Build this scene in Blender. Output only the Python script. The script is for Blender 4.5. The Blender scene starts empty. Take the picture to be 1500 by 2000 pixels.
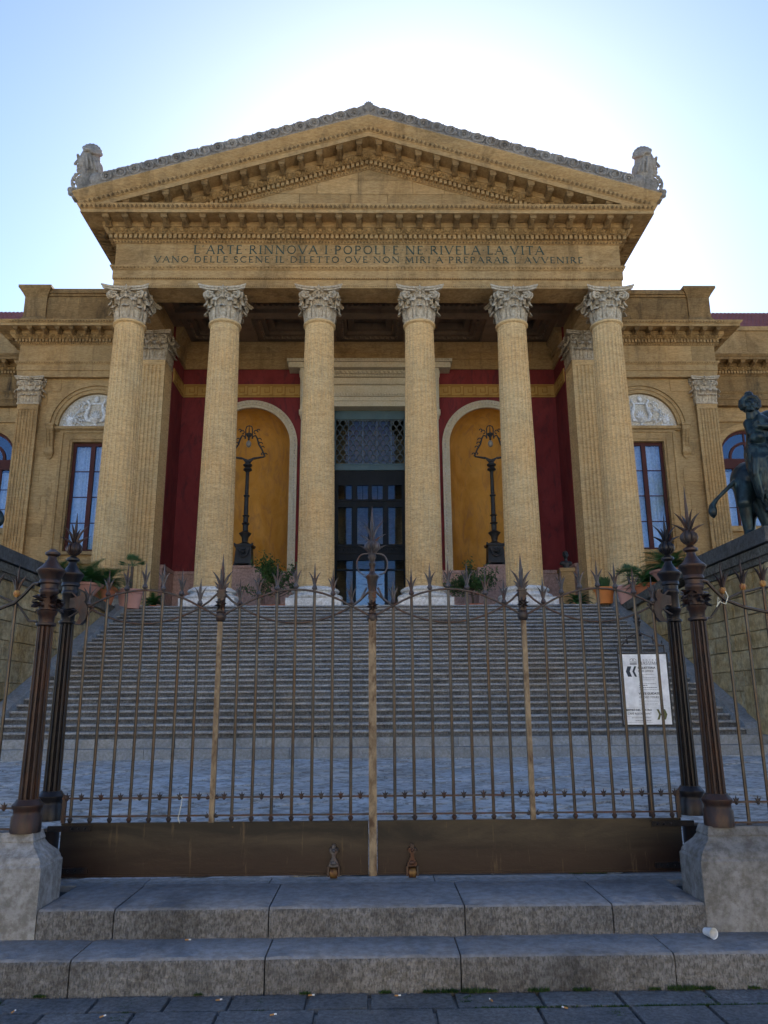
import bpy, bmesh, math, random
from mathutils import Vector, Matrix
R = math.radians
PI = math.pi
random.seed(7)
scn = bpy.context.scene
COL = scn.collection

# ------------------------------------------------------------------ camera, sky, sun, exposure
def make_camera(pitch, yaw, roll, loc):
    p, y, r = R(pitch), R(yaw), R(roll)
    fw = Vector((math.sin(y)*math.cos(p), math.cos(y)*math.cos(p), math.sin(p)))
    rt = Vector((math.cos(y), -math.sin(y), 0)); up = rt.cross(fw)
    rt2 = rt*math.cos(r)+up*math.sin(r); up2 = -rt*math.sin(r)+up*math.cos(r)
    cam = bpy.data.cameras.new('camera'); o = bpy.data.objects.new('camera', cam); COL.objects.link(o)
    m = Matrix((rt2, up2, -fw)).transposed().to_4x4(); m.translation = Vector(loc)
    o.matrix_world = m
    cam.sensor_fit = 'VERTICAL'; cam.sensor_height = 24; cam.lens = 18.0
    cam.clip_start = 0.05; cam.clip_end = 2000
    scn.camera = o
make_camera(14.1, 0.92, -0.38, (0, 0, 1.6))

SUN_EL, SUN_AZ = 31.0, 4.0          # behind the pediment; azimuth clockwise from +Y
w = bpy.data.worlds.new("World"); scn.world = w; w.use_nodes = True
wn = w.node_tree.nodes; wl = w.node_tree.links
for n in list(wn): wn.remove(n)
sky = wn.new('ShaderNodeTexSky'); sky.sky_type = 'NISHITA'; sky.sun_disc = False
sky.sun_elevation = R(SUN_EL); sky.sun_rotation = R(SUN_AZ)
sky.air_density = 0.72; sky.dust_density = 0.42; sky.ozone_density = 3.0; sky.altitude = 20
bg = wn.new('ShaderNodeBackground'); bg.inputs['Strength'].default_value = 0.067
wo = wn.new('ShaderNodeOutputWorld')
wl.new(sky.outputs[0], bg.inputs[0]); wl.new(bg.outputs[0], wo.inputs[0])
sun = bpy.data.lights.new('sun', 'SUN'); sun.energy = 4.5; sun.angle = R(0.5); sun.color = (1.0, 0.955, 0.88)
so = bpy.data.objects.new('sun', sun); COL.objects.link(so)
sd = Vector((math.sin(R(SUN_AZ))*math.cos(R(SUN_EL)), math.cos(R(SUN_AZ))*math.cos(R(SUN_EL)), math.sin(R(SUN_EL))))
so.rotation_euler = sd.to_track_quat('Z', 'Y').to_euler()
scn.view_settings.view_transform = 'Standard'; scn.view_settings.look = 'None'
scn.view_settings.gamma = 1.0; scn.view_settings.use_curve_mapping = False
scn.view_settings.exposure = 2.3
scn.render.engine = 'CYCLES'
scn.cycles.max_bounces = 7; scn.cycles.diffuse_bounces = 4; scn.cycles.glossy_bounces = 3
scn.cycles.transparent_max_bounces = 8; scn.cycles.use_denoising = True

# ------------------------------------------------------------------ materials
MATS = {}
class NT:
    def __init__(s, name):
        m = bpy.data.materials.new(name); m.use_nodes = True; s.m = m
        s.n = m.node_tree.nodes; s.l = m.node_tree.links
        for x in list(s.n): s.n.remove(x)
        s.out = s.n.new('ShaderNodeOutputMaterial'); s.b = s.n.new('ShaderNodeBsdfPrincipled')
        s.l.new(s.b.outputs[0], s.out.inputs[0]); MATS[name] = m
        g = s.n.new('ShaderNodeNewGeometry'); s.pos = g.outputs['Position']
        oi = s.n.new('ShaderNodeObjectInfo'); s.rnd = oi.outputs['Random']
    def mapping(s, sc, rot=(0, 0, 0)):
        mp = s.n.new('ShaderNodeMapping'); mp.inputs['Scale'].default_value = sc; mp.inputs['Rotation'].default_value = rot
        s.l.new(s.pos, mp.inputs[0]); return mp.outputs[0]
    def noise(s, vec, scale, detail=4, rough=.6, dist=0):
        t = s.n.new('ShaderNodeTexNoise'); t.inputs['Scale'].default_value = scale
        t.inputs['Detail'].default_value = detail; t.inputs['Roughness'].default_value = rough
        t.inputs['Distortion'].default_value = dist
        s.l.new(vec, t.inputs['Vector']); return t.outputs['Fac']
    def voro(s, vec, scale, feat='F1'):
        t = s.n.new('ShaderNodeTexVoronoi'); t.feature = feat; t.inputs['Scale'].default_value = scale
        s.l.new(vec, t.inputs['Vector']); return t.outputs['Distance']
    def ramp(s, fac, a, b, c0=(0, 0, 0, 1), c1=(1, 1, 1, 1)):
        r = s.n.new('ShaderNodeValToRGB'); e = r.color_ramp.elements
        e[0].position = a; e[1].position = b; e[0].color = c0; e[1].color = c1
        s.l.new(fac, r.inputs[0]); return r.outputs[0]
    def mix(s, fac, a, b, mode='MIX'):
        x = s.n.new('ShaderNodeMix'); x.data_type = 'RGBA'; x.blend_type = mode
        for sock, v in ((x.inputs[0], fac), (x.inputs[6], a), (x.inputs[7], b)):
            if hasattr(v, 'is_linked'): s.l.new(v, sock)
            elif isinstance(v, (int, float)): sock.default_value = v
            else: sock.default_value = (*v[:3], 1)
        return x.outputs[2]
    def math(s, op, a, b=0.0):
        x = s.n.new('ShaderNodeMath'); x.operation = op
        for sock, v in ((x.inputs[0], a), (x.inputs[1], b)):
            if hasattr(v, 'is_linked'): s.l.new(v, sock)
            else: sock.default_value = v
        return x.outputs[0]
    def bump(s, h, strength, dist):
        x = s.n.new('ShaderNodeBump'); x.inputs['Strength'].default_value = strength; x.inputs['Distance'].default_value = dist
        s.l.new(h, x.inputs['Height']); s.l.new(x.outputs[0], s.b.inputs['Normal'])
    def set(s, color=None, rough=None, metal=None, spec=None):
        if color is not None:
            if hasattr(color, 'is_linked'): s.l.new(color, s.b.inputs['Base Color'])
            else: s.b.inputs['Base Color'].default_value = (*color, 1)
        if rough is not None:
            if hasattr(rough, 'is_linked'): s.l.new(rough, s.b.inputs['Roughness'])
            else: s.b.inputs['Roughness'].default_value = rough
        if metal is not None: s.b.inputs['Metallic'].default_value = metal
        if spec is not None: s.b.inputs['Specular IOR Level'].default_value = spec
        return s.m

def stone(name, a, b, dark, strata=True, bscale=1.0, bstr=.5, var=.25, streak=.5, bdist=.02, rough=.9, fd=.62, fs=11, fr=(.40, .60), tool=0, soot=.5):
    t = NT(name)
    v = t.mapping((1, 1, 7) if strata else (1, 1, 1.3))
    n1 = t.noise(v, 1.3*bscale, 6, .65, .4)
    c = t.mix(t.ramp(n1, .3, .72), a, b)
    fine = t.noise(t.mapping((1, 1, 3.5) if strata else (1, 1, 1)), fs*bscale, 6, .72)
    c = t.mix(t.ramp(fine, *fr), t.mix(1.0, c, (fd, fd*.96, fd*.9), 'MULTIPLY'), c)
    if tool:      # chisel marks
        tm = t.noise(t.mapping((95, 20, 34), (0, R(35), 0)), 1.0, 3, .6); c = t.mix(t.math('MULTIPLY', t.ramp(tm, .48, .62), tool), c, dark)
    big = t.noise(t.mapping((1, 1, 1)), .33, 4, .6)
    c = t.mix(t.ramp(big, .35, .7, (0, 0, 0, 1), (.55, .55, .55, 1)), c, t.mix(1.0, c, (1.12, .9, .66), 'MULTIPLY'))
    st = t.noise(t.mapping((1, 1, .16)), 1.7, 5, .7, .5)
    c = t.mix(t.math('MULTIPLY', t.ramp(st, .54, .76), streak), c, dark)
    so_ = t.noise(t.mapping((.55, .55, .22)), 1.0, 7, .72, .8)
    c = t.mix(t.math('MULTIPLY', t.ramp(so_, .50, .70), soot), c, t.mix(1.0, c, (.42, .40, .38), 'MULTIPLY'))
    rv = t.math('ADD', t.math('MULTIPLY', t.rnd, var), 1-var/2)
    h = t.n.new('ShaderNodeHueSaturation'); t.l.new(c, h.inputs['Color']); t.l.new(rv, h.inputs['Value'])
    pits = t.ramp(t.noise(t.mapping((1, 1, 4) if strata else (1, 1, 1)), 26*bscale, 4, .75), .38, .6)
    hb = t.math('ADD', pits, t.math('MULTIPLY', n1, 1.5))
    t.bump(hb, bstr, bdist)
    return t.set(h.outputs[0], rough, spec=.2)

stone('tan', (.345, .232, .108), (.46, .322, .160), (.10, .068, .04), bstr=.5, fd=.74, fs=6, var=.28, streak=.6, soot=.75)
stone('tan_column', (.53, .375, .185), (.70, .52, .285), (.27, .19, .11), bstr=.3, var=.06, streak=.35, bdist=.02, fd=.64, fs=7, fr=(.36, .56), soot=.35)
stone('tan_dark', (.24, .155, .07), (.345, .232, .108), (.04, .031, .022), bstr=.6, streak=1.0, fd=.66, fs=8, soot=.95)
stone('ochre_relief', (0.325, 0.208, 0.085), (0.390, 0.260, 0.117), (0.104, 0.072, 0.039), bstr=.5)
stone('grey_carved', (0.442, 0.387, 0.297), (0.561, 0.501, 0.399), (0.212, 0.178, 0.136), strata=False, bstr=.4, var=.1, streak=.4)
stone('crest_grey', (.20, .19, .18), (.34, .325, .30), (.05, .049, .047), strata=False, bscale=1, bstr=.5, var=.2, streak=.6, fd=.72)
stone('marble', (0.675, 0.694, 0.708), (0.748, 0.769, 0.788), (0.410, 0.408, 0.399), strata=False, bstr=.1, var=.05, streak=.3, rough=.5)
stone('cream_trim', (.49, .44, .33), (.57, .515, .40), (.32, .27, .2), strata=False, bstr=.15, var=.05, streak=.35, fd=.86, soot=.3)
stone('relief_back', (.56, .52, .44), (.66, .62, .54), (.34, .28, .2), strata=False, bstr=.3)
stone('pink_marble', (.42, .27, .23), (.54, .37, .32), (.33, .24, .22), strata=False, bstr=.1, streak=.4, rough=.5)
stone('flank', (.50, .34, .13), (.56, .50, .34), (.13, .095, .05), strata=False, bscale=.6, bstr=.8, bdist=.03, streak=.75, fd=.6, fs=10, var=.35)
stone('flank_cap', (.13, .13, .12), (.26, .25, .215), (.03, .03, .028), strata=False, bstr=.9, streak=.7, fd=.45, soot=.9)
stone('slate_cap', (.075, .08, .085), (.12, .125, .13), (.03, .03, .032), strata=False, bstr=.4, streak=.5)
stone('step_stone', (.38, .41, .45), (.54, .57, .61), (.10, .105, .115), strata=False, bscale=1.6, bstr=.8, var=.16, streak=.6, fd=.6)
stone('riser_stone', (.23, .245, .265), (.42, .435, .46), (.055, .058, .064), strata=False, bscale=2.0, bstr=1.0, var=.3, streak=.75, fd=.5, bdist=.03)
stone('step_smooth', (.23, .26, .295), (.32, .35, .38), (.13, .14, .155), strata=False, bscale=1.5, bstr=.3, var=.18, streak=.5, fd=.7)
stone('kerb', (.19, .19, .192), (.33, .33, .325), (.05, .05, .05), strata=False, bscale=1.2, bstr=.8, var=.18, streak=.7, bdist=.012, rough=.75, fd=.55, fs=20, tool=.6, soot=.9)
stone('kerb_top', (.17, .185, .21), (.27, .285, .31), (.08, .085, .095), strata=False, bscale=1.0, bstr=.4, var=.18, streak=.3, bdist=.008, rough=.6, fd=.72, fs=16, soot=.7)
stone('pedestal_stone', (.22, .235, .25), (.39, .40, .41), (.13, .105, .08), strata=False, bscale=1.1, bstr=.6, bdist=.01, streak=.8, fd=.6, fs=14, soot=.6)
stone('pavement', (.14, .16, .185), (.26, .28, .305), (.04, .045, .055), strata=False, bscale=2.0, bstr=.8, var=.25, streak=.3, bdist=.012, rough=.7, fd=.6, fs=18)
stone('terrace', (.56, .60, .64), (.72, .75, .78), (.16, .17, .18), strata=False, bscale=1.2, bstr=.9, var=.26, streak=.4, bdist=.02, fd=.55, fs=5, fr=(.44, .52), soot=.3)
stone('ground', (.32, .32, .315), (.40, .40, .395), (.2, .2, .2), strata=False, bstr=.4)

def plaster(name, a, b, dark, rough=.9, streak=.5):
    t = NT(name)
    c = t.mix(t.ramp(t.noise(t.mapping((1, 1, .6)), .9, 6, .65, .6), .3, .7), a, b)
    c = t.mix(t.math('MULTIPLY', t.ramp(t.noise(t.mapping((1, 1, .35)), 2.4, 6, .7, 1.0), .5, .75), streak), c, dark)
    t.bump(t.noise(t.mapping((1, 1, 1)), 14, 5, .7), .25, .01)
    return t.set(c, rough, spec=.15)
plaster('red_plaster', (.135, .021, .022), (.215, .038, .037), (.060, .022, .026), streak=.95)
plaster('yellow_plaster', (.44, .195, .026), (.62, .32, .075), (.30, .155, .07), streak=.9)
plaster('meander_gold', (.36, .20, .055), (.46, .27, .08), (.26, .15, .06))
plaster('meander_line', (.27, .135, .03), (.31, .16, .04), (.22, .12, .03))
plaster('house_yellow', (.62, .53, .36), (.70, .60, .42), (.55, .45, .3))
plaster('terracotta', (.44, .14, .06), (.52, .18, .085), (.28, .14, .09), streak=.5)
plaster('pink_clay', (.46, .23, .18), (.54, .29, .23), (.34, .2, .17), streak=.5)
plaster('pot_orange', (.58, .19, .05), (.62, .22, .06), (.4, .15, .06), streak=.3)
plaster('roof_tile', (.20, .075, .07), (.27, .11, .10), (.12, .06, .055), streak=.6)
plaster('ceiling_wood', (.21, .14, .085), (.28, .185, .11), (.10, .07, .045))
plaster('maroon_wood', (.048, .014, .012), (.075, .024, .02), (.03, .014, .012), rough=.6)

def metal(name, a, b, rust, rscale=6, ramt=(.45, .7), rough=.55, met=.3, bs=.3):
    t = NT(name)
    v = t.mapping((1, 1, .45))
    c = t.mix(t.ramp(t.noise(v, rscale*1.7, 5, .65), .35, .68), a, b)
    f = t.ramp(t.noise(v, rscale, 6, .7, .5), *ramt)
    c = t.mix(f, c, rust)
    t.bump(t.noise(t.mapping((1, 1, 1)), 60, 4, .7), bs, .004)
    t.b.inputs['Metallic'].default_value = met
    return t.set(c, rough, spec=.4)
metal('gate_iron', (.035, .03, .027), (.07, .056, .046), (.10, .045, .022), 5, (.45, .7), bs=.3)
metal('rusty', (.030, .024, .022), (.075, .06, .052), (.080, .033, .017), 12, (.47, .64), rough=.5, met=.4, bs=.5)
metal('spike_iron', (.045, .041, .042), (.12, .11, .112), (.085, .034, .019), 14, (.50, .66), met=.4, bs=.5)
metal('bar_bronze', (.035, .03, .027), (.085, .072, .058), (.07, .038, .018), 7, (.45, .7), rough=.35, met=.6)
metal('tan_stile', (.17, .12, .07), (.31, .235, .145), (.07, .036, .016), 14, (.46, .64), met=.05, rough=.65, bs=.8)
def plate():
    t = NT('plate_iron'); v = t.mapping((.5, 1, 2.6))
    c = t.mix(t.ramp(t.noise(v, 2.2, 6, .65, .6), .38, .62), (.009, .007, .006), (.045, .034, .022))
    sep = t.n.new('ShaderNodeSeparateXYZ'); t.l.new(t.pos, sep.inputs[0])
    zr = t.math('SUBTRACT', 1.0, t.math('DIVIDE', t.math('SUBTRACT', sep.outputs[2], .38), .37))     # rust rising from the foot of the plate
    c = t.mix(t.math('MULTIPLY', t.ramp(t.math('ADD', zr, t.math('MULTIPLY', t.noise(v, 3, 5, .7), .5)), .5, 1.05), .85), c, (.022, .010, .007))
    c = t.mix(t.math('MULTIPLY', t.ramp(t.noise(t.mapping((9, 1, .9)), 2.0, 5, .75), .60, .72), .8), c, (.10, .066, .036))
    c = t.mix(t.ramp(t.noise(t.mapping((3, 1, 5)), 3.0, 5, .75), .68, .74), c, (.13, .075, .03))
    t.b.inputs['Metallic'].default_value = .25; t.bump(t.noise(t.mapping((1, 1, 2)), 9, 5, .7), .3, .006); t.set(c, .42, spec=.4)
plate()
metal('post_brown', (.022, .015, .014), (.048, .032, .028), (.062, .027, .016), 11, (.46, .70), rough=.42, met=.4, bs=.5)
metal('post_dark', (.010, .010, .012), (.024, .021, .023), (.04, .02, .013), 7, (.5, .75), rough=.38, met=.4, bs=.4)
metal('brass', (.12, .07, .02), (.22, .12, .035), (.08, .03, .015), 26, (.42, .58), met=.4)
metal('gold_ball', (.32, .17, .04), (.44, .26, .08), (.20, .06, .02), 26, (.42, .58), met=.1)
metal('lamp_iron', (.018, .019, .02), (.035, .035, .034), (.07, .045, .03), 3, (.5, .8), rough=.55, met=.2)
metal('door_iron', (.006, .008, .011), (.012, .015, .019), (.014, .014, .015), 2, (.5, .8), rough=.85, met=.0)
metal('grille_metal', (.10, .125, .135), (.15, .18, .19), (.09, .10, .10), 2, (.5, .8), rough=.5, met=.1)
metal('door_teal', (.045, .085, .095), (.065, .11, .12), (.05, .07, .075), 2, (.5, .8), rough=.5, met=.0)
metal('bronze', (.010, .020, .024), (.042, .078, .080), (.004, .007, .009), 3.2, (.40, .62), rough=.38, met=.35, bs=.5)

def plain(name, c, rough=.7, metal=0):
    t = NT(name); c2 = tuple(x*.75 for x in c)
    col = t.mix(t.ramp(t.noise(t.mapping((1, 1, 1)), 9, 3), .35, .65), c2, c)
    t.b.inputs['Metallic'].default_value = metal
    return t.set(col, rough, spec=.3)
plain('letter_green', (.030, .060, .050)); plain('sign_white', (.80, .81, .82), .4)
plain('ink', (.035, .045, .06)); plain('ink_olive', (.13, .13, .04)); plain('sign_frame', (.02, .022, .026), .5)
plain('dark_interior', (.02, .02, .022)); plain('soil', (.05, .035, .025)); plain('bark', (.09, .065, .045))
plain('curtain', (.80, .80, .78), .9); plain('globe', (.30, .26, .21), .3); plain('cup', (.85, .85, .84), .5)
plain('filter_orange', (.55, .28, .10)); plain('cord', (.70, .68, .55)); plain('bare_joint', (.035, .035, .035))

def leafmat(name, a, b):
    t = NT(name)
    c = t.mix(t.ramp(t.noise(t.mapping((1, 1, 1)), 5, 4, .6), .35, .65), a, b)
    tr = t.n.new('ShaderNodeBsdfTranslucent'); t.l.new(c, tr.inputs[0])
    mx = t.n.new('ShaderNodeMixShader'); mx.inputs[0].default_value = .3
    t.set(c, .5, spec=.3)
    t.l.new(t.b.outputs[0], mx.inputs[1]); t.l.new(tr.outputs[0], mx.inputs[2]); t.l.new(mx.outputs[0], t.out.inputs[0])
leafmat('leaf_dark', (.022, .075, .022), (.055, .14, .035)); leafmat('leaf_citrus', (.035, .08, .028), (.09, .165, .05))
leafmat('leaf_palm', (.045, .10, .04), (.09, .17, .06)); leafmat('moss', (.035, .07, .015), (.07, .12, .03))

def glass(name, tint, refl=.5):
    t = NT(name)
    fr = t.n.new('ShaderNodeFresnel'); fr.inputs[0].default_value = 1.5
    f2 = t.math('ADD', fr.outputs[0], refl)
    gl = t.n.new('ShaderNodeBsdfGlossy'); gl.inputs['Roughness'].default_value = .015
    gl.inputs[0].default_value = (*tint, 1)
    tr = t.n.new('ShaderNodeBsdfTransparent'); tr.inputs[0].default_value = (.80, .85, .92, 1)
    nz = t.n.new('ShaderNodeBump'); nz.inputs['Strength'].default_value = .03; nz.inputs['Distance'].default_value = .05
    t.l.new(t.noise(t.mapping((1, 1, 1)), 1.1, 2), nz.inputs['Height']); t.l.new(nz.outputs[0], gl.inputs['Normal'])
    mx = t.n.new('ShaderNodeMixShader'); t.l.new(f2, mx.inputs[0])
    t.l.new(tr.outputs[0], mx.inputs[1]); t.l.new(gl.outputs[0], mx.inputs[2]); t.l.new(mx.outputs[0], t.out.inputs[0])
glass('glass', (.62, .80, 1.0), .02); glass('glass_door', (.30, .42, .56), .0)

# ------------------------------------------------------------------ mesh building helpers
class MB:
    def __init__(s): s.v = []; s.f = []
    def add(s, vs, fs):
        b = len(s.v); s.v += [tuple(p) for p in vs]; s.f += [tuple(i+b for i in f) for f in fs]; return s
    def box(s, x0, x1, y0, y1, z0, z1):
        return s.add([(x0,y0,z0),(x1,y0,z0),(x1,y1,z0),(x0,y1,z0),(x0,y0,z1),(x1,y0,z1),(x1,y1,z1),(x0,y1,z1)],
                     [(0,3,2,1),(4,5,6,7),(0,1,5,4),(1,2,6,5),(2,3,7,6),(3,0,4,7)])
    def frustum(s, cx, cy, z0, z1, a0, b0, a1, b1):
        return s.add([(cx-a0,cy-b0,z0),(cx+a0,cy-b0,z0),(cx+a0,cy+b0,z0),(cx-a0,cy+b0,z0),(cx-a1,cy-b1,z1),(cx+a1,cy-b1,z1),(cx+a1,cy+b1,z1),(cx-a1,cy+b1,z1)],
                     [(0,3,2,1),(4,5,6,7),(0,1,5,4),(1,2,6,5),(2,3,7,6),(3,0,4,7)])
    def prism(s, poly, lo, hi, axis='z'):
        n = len(poly)
        def P(a, b, c): return (a, b, c) if axis == 'z' else ((a, c, b) if axis == 'y' else (c, a, b))
        vs = [P(a, b, lo) for a, b in poly]+[P(a, b, hi) for a, b in poly]
        return s.add(vs, [tuple(range(n))[::-1], tuple(range(n, 2*n))]+[(i, (i+1) % n, n+(i+1) % n, n+i) for i in range(n)])
    def lathe(s, prof, cx=0, cy=0, n=16, z=0, sq=None):
        vs = []; m = len(prof)
        for r, h in prof:
            for k in range(n):
                a = 2*PI*(k+.5)/n if n == 4 else 2*PI*k/n
                rr = r*math.sqrt(2) if n == 4 else r
                vs.append((cx+rr*math.cos(a), cy+rr*math.sin(a), z+h))
        fs = [(j*n+k, j*n+(k+1) % n, (j+1)*n+(k+1) % n, (j+1)*n+k) for j in range(m-1) for k in range(n)]
        fs += [tuple(range(n))[::-1], tuple(range((m-1)*n, m*n))]
        return s.add(vs, fs)
    def tube(s, path, rad, n=6, closed=False):
        path = [Vector(p) for p in path]; m = len(path)
        rs = rad if isinstance(rad, (list, tuple)) else [rad]*m
        vs = []; prev = None
        for i, p in enumerate(path):
            if closed: t = path[(i+1) % m]-path[i-1]
            else: t = path[min(i+1, m-1)]-path[max(i-1, 0)]
            if t.length < 1e-9: t = Vector((0, 0, 1))
            t.normalize()
            if prev is None:
                a = Vector((0, 1, 0)) if abs(t.y) < .8 else Vector((1, 0, 0))
                u = t.cross(a).normalized()
            else:
                u = prev-t*prev.dot(t); u = u.normalized() if u.length > 1e-6 else t.orthogonal().normalized()
            prev = u; vv = t.cross(u)
            for k in range(n):
                a = 2*PI*k/n; vs.append(p+(u*math.cos(a)+vv*math.sin(a))*rs[i])
        fs = [(j*n+k, j*n+(k+1) % n, ((j+1) % m)*n+(k+1) % n, ((j+1) % m)*n+k) for j in range(m if closed else m-1) for k in range(n)]
        if not closed: fs += [tuple(range(n))[::-1], tuple(range((m-1)*n, m*n))]
        return s.add(vs, fs)
    def grid(s, P, thick=None):
        """P[i][j] points; thick = vector to offset a back side"""
        a, b = len(P), len(P[0]); vs = [Vector(p) for row in P for p in row]
        fs = [(i*b+j, i*b+j+1, (i+1)*b+j+1, (i+1)*b+j) for i in range(a-1) for j in range(b-1)]
        if thick is not None:
            th = Vector(thick); n = a*b; vs = vs+[v+th for v in vs]
            fs += [tuple(i+n for i in f[::-1]) for f in fs]
            edge = [(0, j) for j in range(b)]+[(i, b-1) for i in range(1, a)]+[(a-1, j) for j in range(b-2, -1, -1)]+[(i, 0) for i in range(a-2, 0, -1)]
            e = [i*b+j for i, j in edge]
            fs += [(e[k], e[(k+1) % len(e)], e[(k+1) % len(e)]+n, e[k]+n) for k in range(len(e))]
        return s.add(vs, fs)
    def ball(s, c, r, n=10, m=6, sc=(1, 1, 1)):
        prof = [(max(1e-3, math.sin(PI*i/m))*r, -math.cos(PI*i/m)*r) for i in range(m+1)]
        b = len(s.v); s.lathe(prof, 0, 0, n)
        for i in range(b, len(s.v)):
            x, y, z = s.v[i]; s.v[i] = (c[0]+x*sc[0], c[1]+y*sc[1], c[2]+z*sc[2])
        return s
    def join(s, o, M=None):
        return s.add([(M @ Vector(p)) if M else p for p in o.v], o.f)
    def mesh(s, name):
        me = bpy.data.meshes.new(name); me.from_pydata(s.v, [], s.f)
        bm = bmesh.new(); bm.from_mesh(me); bmesh.ops.recalc_face_normals(bm, faces=bm.faces); bm.to_mesh(me); bm.free()
        return me

WLOC = {}
def link(name, data, mat, parent=None, loc=(0, 0, 0), smooth=False, kind=None, label=None, sc=None, rot=None):
    o = bpy.data.objects.new(name, data); COL.objects.link(o)
    if mat and data is not None and len(data.materials) == 0: data.materials.append(MATS[mat])
    if smooth and data is not None and not data.get('sm'):
        data['sm'] = 1
        data.polygons.foreach_set('use_smooth', [True]*len(data.polygons)); data.set_sharp_from_angle(angle=R(40))
    p = Vector(loc)
    WLOC[o.name] = p.copy()
    if parent is not None:
        o.parent = parent; o.location = p-WLOC[parent.name]
    else: o.location = p
    if sc: o.scale = sc
    if rot: o.rotation_euler = rot
    if kind: o['kind'] = kind
    if label: o['label'] = label
    return o
def part(name, mb, mat, parent, smooth=False, kind=None, label=None):
    """mesh given in world coordinates (world = no rotation on parents)"""
    base = WLOC[parent.name] if parent is not None else Vector((0, 0, 0))
    if base.length > 0: mb.v = [(x-base.x, y-base.y, z-base.z) for x, y, z in mb.v]
    return link(name, mb.mesh(name), mat, parent, base, smooth, kind, label)
def thing(name, label, cat, loc, group=None, kind=None):
    o = link(name, None, None, None, loc)
    if label: o['label'] = label
    if cat: o['category'] = cat
    if group: o['group'] = group
    if kind: o['kind'] = kind
    return o
def node(name, parent, loc):
    return link(name, None, None, parent, loc)
def dup(root, dloc, label=None, mirror=False):
    d = {}
    def rec(o, par):
        c = o.copy(); COL.objects.link(c)
        if par is not None: c.parent = par
        for ch in list(o.children): rec(ch, c)
        return c
    c = rec(root, root.parent); c.location = root.location+Vector(dloc)
    if mirror: c.scale.x *= -1
    if label: c['label'] = label
    return c
def sweep(path, prof, mb=None, closed=True):
    """sweep closed profile [(outward, z)] along an open plan polyline (outward = right-hand side), mitred"""
    mb = mb or MB(); n = len(path); m = len(prof); P = [Vector(p) for p in path]
    offs = []
    for i in range(n):
        ds = []
        if i > 0: ds.append((P[i]-P[i-1]).normalized())
        if i < n-1: ds.append((P[i+1]-P[i]).normalized())
        ns = [Vector((d.y, -d.x)) for d in ds]
        if len(ns) == 1: offs.append(ns[0])
        else:
            b = (ns[0]+ns[1]).normalized(); offs.append(b/max(.2, b.dot(ns[0])))
    vs = [(P[i].x+offs[i].x*p, P[i].y+offs[i].y*p, z) for i in range(n) for p, z in prof]
    mm = m if closed else m-1
    fs = [(i*m+k, (i+1)*m+k, (i+1)*m+(k+1) % m, i*m+(k+1) % m) for i in range(n-1) for k in range(mm)]
    if closed: fs += [tuple(range(m)), tuple(range((n-1)*m, n*m))[::-1]]
    return mb.add(vs, fs)

CUBE = MB().box(0, 1, 0, 1, 0, 1).mesh('block')
_bm = bmesh.new(); _bm.from_mesh(CUBE); bmesh.ops.recalc_face_normals(_bm, faces=_bm.faces); _bm.to_mesh(CUBE); _bm.free()
BLOCKS = {}
def block(name, parent, mat, x0, x1, y0, y1, z0, z1, kind=None):
    if mat not in BLOCKS:
        me = CUBE.copy(); me.materials.append(MATS[mat]); BLOCKS[mat] = me
    return link(name, BLOCKS[mat], None, parent, (x0, y0, z0), sc=(x1-x0, y1-y0, z1-z0), kind=kind)
def ashlar(parent, mat, x0, x1, z0, z1, yf, depth, ch, bl, ok=None, gap=.012, name='stone_block', seed=1):
    rg = random.Random(seed); n = max(1, round((z1-z0)/ch)); h = (z1-z0)/n
    for r in range(n):
        x = x0; first = True
        while x < x1-1e-4:
            L = bl*rg.uniform(.75, 1.25)*(.55 if (first and r % 2) else 1); first = False
            if x1-(x+L) < bl*.45: L = x1-x
            L = min(L, x1-x)
            a = (x+gap/2, x+L-gap/2, z0+r*h+gap/2, z0+(r+1)*h-gap/2)
            if (ok is None or ok(*a)) and a[1]-a[0] > .05:
                block(name, parent, mat, a[0], a[1], yf-rg.uniform(0, .006), yf+depth, a[2], a[3])
            x += L

# ================================================================== THE THEATRE
BX = -0.10; Z0 = 5.25; YC = 30.2
CX = [BX+s for s in (-10.28, -6.2, -2.14, 2.16, 6.16, 10.28)]
YF = YC-.62; HW = 10.92
theatre = thing('theatre_building', 'tan stone opera house with a six-column portico and triangular pediment above the stairs', 'theatre', (BX, 29, Z0))

# podium and platform
part('platform', MB().box(-30, 30, 28.98, 33, Z0-2.5, Z0).box(BX-9.6, BX+9.6, 33, 39.2, Z0-2.5, Z0), 'step_smooth', theatre)

# ---- capital pieces
def leaf_grid(w, h, curl, nu=7, nv=9):
    """rows of (sideways, outward, up) for one acanthus leaf"""
    rows = []
    for i in range(nv):
        t = i/(nv-1)
        if t < .68:
            z = h*t/.68*.93; o = .05*math.sin(t/.68*PI*.5)
        else:
            a = (t-.68)/.32*PI*.95; z = h*.93+math.sin(a)*h*.09-max(0, a-1.4)*h*.1; o = .05+curl*(1-math.cos(a))/2
        wd = w*(.62+.38*math.sin(min(1, t*1.25)*PI*.62))*(1+.16*math.cos(t*PI*7))*(1 if t < .85 else 1-(t-.85)*1.8)
        row = []
        for j in range(nu):
            u = -1+2*j/(nu-1)
            row.append((u*wd/2, o+.028*(1-abs(u))*(1 if j % 2 == 0 else .3)-.05*u*u, z))
        rows.append(row)
    return rows
def put_leaf(mb, rows, base, outv, zoff=0, bell=None, k=1.0):
    o = Vector((outv[0], outv[1], 0)); s = Vector((-outv[1], outv[0], 0)); B = Vector(base)
    P = [[B+s*a*k+o*(b*k+(bell(c*k) if bell else 0))+Vector((0, 0, c*k+zoff)) for a, b, c in row] for row in rows]
    mb.grid(P, thick=-o*.03*k)
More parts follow.
